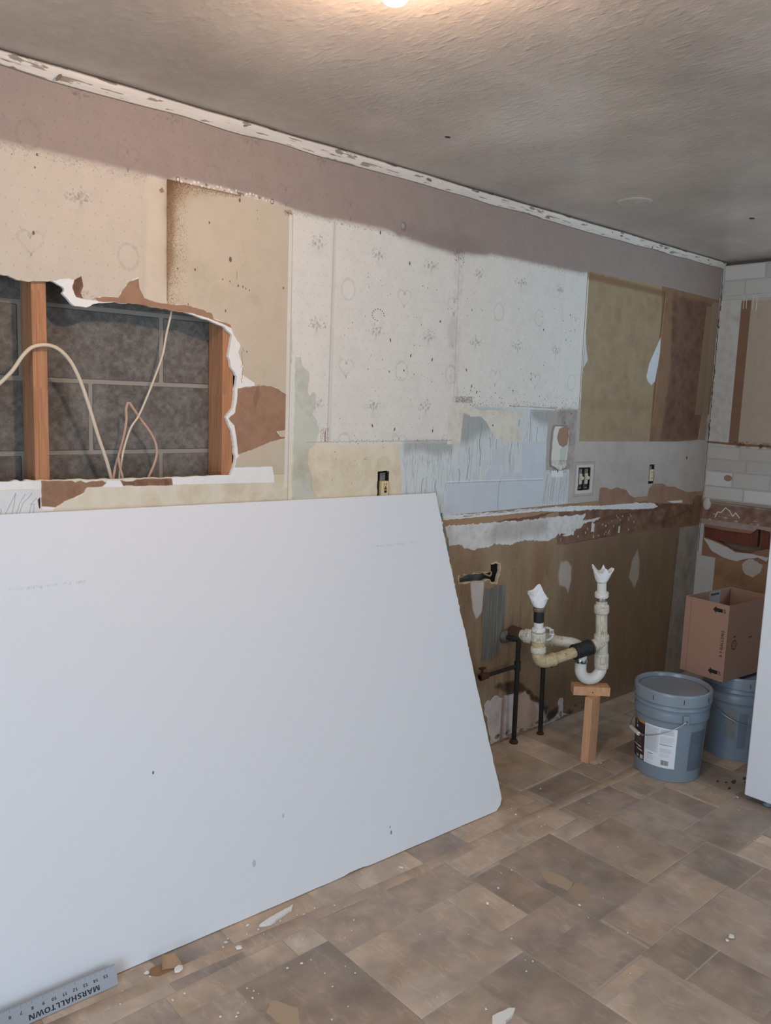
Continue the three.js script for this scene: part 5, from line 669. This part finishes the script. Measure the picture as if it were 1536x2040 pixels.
// ---------- cardboard box on the rear bucket ----------
{
  const w = 0.205, d = 0.345, h = 0.33, T = 0.004, t = thing('cardboard_box', 'open brown cardboard box with black arrows standing on the rear bucket', 'box', [3.266, 0.3762, 0.729], -0.10);
  const kraft = (draw, W = 640, H = 1024) => { const c = canvas(W, H), x = c.getContext('2d'); x.fillStyle = '#a07c68'; x.fillRect(0, 0, W, H); reseed(81); for (let i = 0; i < 500; i++) { x.fillStyle = `rgba(${rnd() < 0.5 ? '190,150,124' : '130,94,72'},0.05)`; x.fillRect(rr(-40, W), rr(0, H), rr(30, 200), rr(1, 6)); } draw(x, W, H); return new THREE.MeshStandardMaterial({ map: tex(c), roughness: 0.85 }); };
  const arrow = (x, cx, cy, s) => { x.save(); x.translate(cx, cy); x.fillStyle = '#1d1512'; x.beginPath(); [[-62, 0], [-22, -44], [-22, -22], [62, -22], [62, 22], [-22, 22], [-22, 44]].forEach(([a, b], i) => (i ? x.lineTo(a * s, b * s) : x.moveTo(a * s, b * s))); x.fill(); x.rotate(-Math.PI / 2); x.font = `700 ${40 * s}px sans-serif`; x.textAlign = 'center'; x.textBaseline = 'middle'; x.fillText('UP', 0, 88 * s); x.restore(); };
  const front = kraft((x, W, H) => { arrow(x, W * 0.75, H * 0.088, 1.1); arrow(x, W * 0.76, H * 0.895, 1.1); x.save(); x.translate(W * 0.90, H * 0.51); x.rotate(-Math.PI / 2); x.font = '700 58px sans-serif'; x.textAlign = 'center'; x.textBaseline = 'middle'; x.fillStyle = '#33231c'; x.fillText('4-1 GALLONS', 0, 0); x.restore(); x.fillStyle = 'rgba(84,54,42,.7)'; x.fillRect(W * 0.135, 0, 4, H); });
  const side = kraft((x, W, H) => { x.strokeStyle = '#2e221c'; x.lineWidth = 12; x.beginPath(); x.ellipse(W * 0.17, H * 0.53, 52, 58, 0, 0, 7); x.stroke(); x.lineWidth = 8; for (let k = 0; k < 3; k++) { const a = k * 2.094 - 0.5; x.beginPath(); x.arc(W * 0.17, H * 0.53, 28, a, a + 1.4); x.stroke(); x.beginPath(); x.moveTo(W * 0.17 + 28 * Math.cos(a + 1.4), H * 0.53 + 28 * Math.sin(a + 1.4)); x.lineTo(W * 0.17 + 16 * Math.cos(a + 1.5), H * 0.53 + 16 * Math.sin(a + 1.5)); x.stroke(); } x.fillStyle = '#4a362b'; x.fillRect(W * 0.14, H * 0.415, 50, 20); x.fillRect(W * 0.48, H * 0.47, 90, 16); }, 1024, 1024);
  const plainK = kraft(() => {}), inner = M('#8d6a54', 0.9);
  // local axes: x into the depth, z towards -wall; the printed face looks to -x
  const panel = (nm, geo, m, lab) => part(t, nm, geo, m, lab), sheetP = (pw, ph, m, nm, place, lab) => { const g = new THREE.PlaneGeometry(pw, ph); place(g); return panel(nm, g, m, lab); };
  panel('front_board', box(0, T, 0, h, -w, 0), inner); sheetP(w, h, front, 'front_print', (g) => g.rotateY(-Math.PI / 2).translate(-0.0006, h / 2, -w / 2), 'printed face with arrows and lettering');
  panel('side_board', box(T, d, 0, h, -T, 0), inner); sheetP(d, h, side, 'side_print', (g) => g.translate(d / 2, h / 2, 0.0006), 'side with a round printed emblem');
  panel('side_board', box(T, d, 0, h, -w, -w + T), plainK); panel('back_board', box(d - T, d, 0, h, -w + T, -T), plainK); panel('bottom_board', box(T, d - T, 0, T, -w + T, -T), plainK);
  panel('inner_label', box(0.17, 0.255, h - 0.09, h - 0.004, -w + T, -w + T + 0.0008), M('#a8a49e', 0.7), 'pale label inside the box'); panel('label_line', box(0.18, 0.245, h - 0.022, h - 0.012, -w + T + 0.0008, -w + T + 0.0012), M('#4b4542', 0.7));
}

// ---------- white appliance at the right edge ----------
{
  const t = thing('kitchen_appliance', 'tall white kitchen appliance on low feet at the right edge', 'appliance', [3.06, 0, 0.948], 0.03);
  const en = MP('#e3e5e8', 0.35, { clearcoat: 0.3 }), gray = M('#3d4246', 0.6);
  part(t, 'cabinet', rbox(0.70, 1.60, 0.60, 0.006).translate(0.35, 0.83, 0.30), en); part(t, 'door', rbox(0.69, 1.52, 0.055, 0.008).translate(0.35, 0.87, 0.634), en); part(t, 'door_seal', rbox(0.67, 1.50, 0.008, 0.002).translate(0.35, 0.87, 0.603), gray);
  part(t, 'door_handle', rbox(0.03, 0.5, 0.03, 0.01).translate(0.06, 1.15, 0.68), en); part(t, 'kick_plate', rbox(0.66, 0.075, 0.02, 0.003).translate(0.35, 0.075, 0.61), gray);
  for (const [x, z] of [[0.05, 0.075], [0.65, 0.075], [0.05, 0.53], [0.65, 0.53]]) part(t, 'foot', new THREE.LatheGeometry([[0.0001, 0], [0.018, 0], [0.019, 0.006], [0.010, 0.010], [0.010, 0.034]].map(([r, y]) => new THREE.Vector2(r, y)), 20).translate(x, 0, z), M('#8f959a', 0.5));
}

// ---------- ceiling lamp ----------
{
  const lx = 1.012, lz = 1.062, t = thing('ceiling_lamp', 'bare glowing bulb in a ceiling holder at the top edge', 'lamp', [lx, HC, lz]);
  part(t, 'lampholder', new THREE.LatheGeometry([[0.0001, -0.002], [0.058, -0.002], [0.060, -0.006], [0.052, -0.020], [0.030, -0.030], [0.026, -0.046], [0.018, -0.046]].map(([r, y]) => new THREE.Vector2(r, y)), 40), M('#e8e2d8', 0.4));
  part(t, 'bulb', new THREE.LatheGeometry([[0.013, -0.044], [0.014, -0.054], [0.020, -0.064], [0.028, -0.076], [0.030, -0.088], [0.0275, -0.101], [0.019, -0.112], [0.008, -0.1165], [0.0001, -0.117]].map(([r, y]) => new THREE.Vector2(r, y)), 36), new THREE.MeshStandardMaterial({ color: '#ffffff', emissive: new THREE.Color().setRGB(1, 0.80, 0.60), emissiveIntensity: 9, roughness: 0.4 }));
  const l = new THREE.PointLight(new THREE.Color().setRGB(1, 0.70, 0.51), 2.35, 0, 2); l.name = 'lamp_light'; l.position.set(lx, HC - 0.086, lz); l.castShadow = true; l.shadow.radius = 1.4; scene.add(l);
}

// ---------- rubble on the floor ----------
{
  const white = [M('#e9e6e0', 0.9), M('#dcd6cc', 0.9)], lump = (seed) => { const g = new THREE.IcosahedronGeometry(1, 0), p = g.attributes.position; for (let i = 0; i < p.count; i++) { const k = 0.75 + 0.5 * hash(Math.round(p.getX(i) * 50), Math.round(p.getY(i) * 50) + Math.round(p.getZ(i) * 91), seed); p.setXYZ(i, p.getX(i) * k, p.getY(i) * k * 0.55, p.getZ(i) * k); } g.computeBoundingBox(); g.translate(0, -g.boundingBox.min.y, 0); g.computeVertexNormals(); return g; };
  const kinds = [lump(1), lump(2), lump(3)]; reseed(91);
  const CR = [[0.856,0.395,0.0059],[0.858,0.412,0.0033],[0.925,0.438,0.0147],[1.078,0.419,0.0049],[1.090,0.408,0.0034],[1.062,0.430,0.0034],[1.090,0.466,0.0082],[1.141,0.424,0.0031],[1.164,0.392,0.0046],[1.178,0.427,0.0038],[1.212,0.424,0.0054],[1.247,0.434,0.0035],[0.898,0.521,0.0029],[0.864,0.525,0.0039],[0.928,0.646,0.0035],[0.967,0.663,0.0035],[0.958,0.670,0.0028],[1.001,0.642,0.0021],[1.030,0.604,0.0021],[1.037,0.623,0.0028],[1.022,0.642,0.0028],[1.042,0.638,0.0018],[1.177,0.456,0.0019],[1.250,0.540,0.0030],[1.191,0.617,0.0037],[1.151,0.608,0.0033],[1.220,0.620,0.0022],[1.217,0.685,0.0022],[1.275,0.698,0.0018],[1.279,0.735,0.0029],[1.203,0.736,0.0018],[1.416,0.563,0.0035],[1.382,0.594,0.0023],[1.348,0.606,0.0019],[1.132,0.824,0.0027],[1.705,0.452,0.0063],[1.412,0.477,0.0024],[1.439,0.408,0.0020],[1.357,0.451,0.0024],[1.316,0.455,0.0027],[1.297,0.446,0.0023],[1.387,0.933,0.0021],[1.190,0.815,0.0017],[0.782,0.415,0.0015],[0.757,0.459,0.0021],[1.522,0.730,0.0027],[2.272,0.462,0.0043],[2.295,0.422,0.0026],[2.321,0.527,0.0026],[2.279,0.575,0.0038],[2.300,0.573,0.0030],[2.566,0.579,0.0027],[1.940,0.674,0.0027],[1.868,0.723,0.0041],[1.781,0.755,0.0058],[1.979,0.685,0.0027],[1.997,0.935,0.0037],[1.967,0.988,0.0018],[1.997,1.101,0.0032],[2.216,1.303,0.0090],[2.192,1.302,0.0052],[1.640,1.017,0.0030],[1.685,1.003,0.0024],[1.673,0.987,0.0020],[1.713,0.905,0.0024],[1.853,1.199,0.0021],[2.907,0.405,0.0035],[2.515,0.664,0.0022],[2.510,0.391,0.0027],[2.380,0.824,0.0025],[2.804,1.105,0.0027],[2.086,0.960,0.0019],[1.836,0.809,0.0022],[3.029,0.832,0.0024],[3.079,0.917,0.0039],[2.981,0.967,0.0028],[1.452,1.040,0.0032],[1.629,0.817,0.0017],[2.538,0.999,0.0017]];
  const named = { 2: 'largest flat white plaster flake beside the torn brown paper', 6: 'narrow white flake on the floor ridge near the torn paper', 35: 'white crumb on its own near the sheet, two thirds along its foot', 54: 'white crumb on the pale tile right of the ridge', 59: 'white lump on the floor tiles at the far right', 60: 'small crumb touching the white lump at the far right' };
  CR.forEach(([x, z, s], i) => { const m = new THREE.Mesh(kinds[i % 3], white[i % 2]); lit(m); m.name = numbered('plaster_crumb'); const k = Math.max(s, 0.0019); m.scale.set(k * 1.15, k, k * rr(0.8, 1.3)); m.rotation.y = rr(0, 6); m.position.set(x, 0.0001, z); if (i === 2) m.scale.set(k * 1.3, k * 0.5, k * 0.75); if (x < 1.2 && z < 0.45 || Math.abs(z - (0.436 + 0.05 * (x - 0.75))) < 0.03) m.position.y = Math.abs(z - (0.44 + 0.046 * (x - 0.75))) < 0.022 ? 0.0036 : 0.0003; scene.add(m); tag(m, named[i] ?? (x > 2.24 ? 'tiny white crumb on the floor right of the drywall sheet corner' : z < 0.47 ? 'tiny white crumb between the foot of the drywall sheet and the floor ridge' : x < 1.32 ? 'tiny white crumb on the floor below the left half of the drywall sheet' : 'tiny white crumb on the open floor tiles below the right half of the sheet'), 'crumb', 'plaster crumbs scattered over the floor'); });
  // larger scraps
  const chunk = (name, label, cat, pts, th, y, m, tilt = 0) => { const g = slab(rag(pts, 0.003, 0.008, 44), th).rotateX(Math.PI / 2).translate(0, th, 0); const q = single(name, g, m, label, cat); q.position.y = y; q.rotation.x = tilt; return q; };
  chunk('drywall_scrap', 'long broken white drywall scrap at the foot of the sheet', 'scrap', [[1.185, 0.418], [1.215, 0.432], [1.255, 0.424], [1.30, 0.415], [1.315, 0.402], [1.27, 0.405], [1.22, 0.410]], 0.008, 0.0004, white[0]);
  chunk('drywall_scrap', 'broken white drywall lump at the bottom edge of the picture', 'scrap', [[1.425, 1.085], [1.44, 1.07], [1.468, 1.075], [1.49, 1.078], [1.505, 1.09], [1.48, 1.10], [1.455, 1.10], [1.43, 1.12]], 0.009, 0.0004, white[0]);
  const pp = []; const P0 = [[0.857, 0.402], [0.872, 0.385], [0.90, 0.386], [0.925, 0.395], [0.945, 0.385], [0.925, 0.415], [0.905, 0.438], [0.88, 0.43]];
  const sc = new THREE.Group(); sc.name = numbered('torn_paper'); scene.add(sc); tag(sc, 'torn brown backing paper curling out from under the sheet', 'paper');
  const g = slab(rag(P0, 0.003, 0.008, 46), 0.001).rotateX(Math.PI / 2); part(sc, 'flat_piece', g, M('#94714f', 0.9, { side: THREE.DoubleSide })); sc.position.y = 0.0016;
  const cg = new THREE.PlaneGeometry(0.05, 0.035, 8, 6), cp = cg.attributes.position; for (let i = 0; i < cp.count; i++) { const u = cp.getX(i) / 0.025, v = cp.getY(i) / 0.0175; cp.setXYZ(i, 0.915 + u * 0.020 * (1 - 0.3 * v), 0.014 + v * 0.0125 + 0.004 * u * u, 0.409 - v * 0.012 + 0.006 * Math.sin(u * 2)); } cg.computeVertexNormals(); part(sc, 'curled_edge', cg, M('#a88768', 0.9, { side: THREE.DoubleSide }));
}
renderer.render(scene, camera);
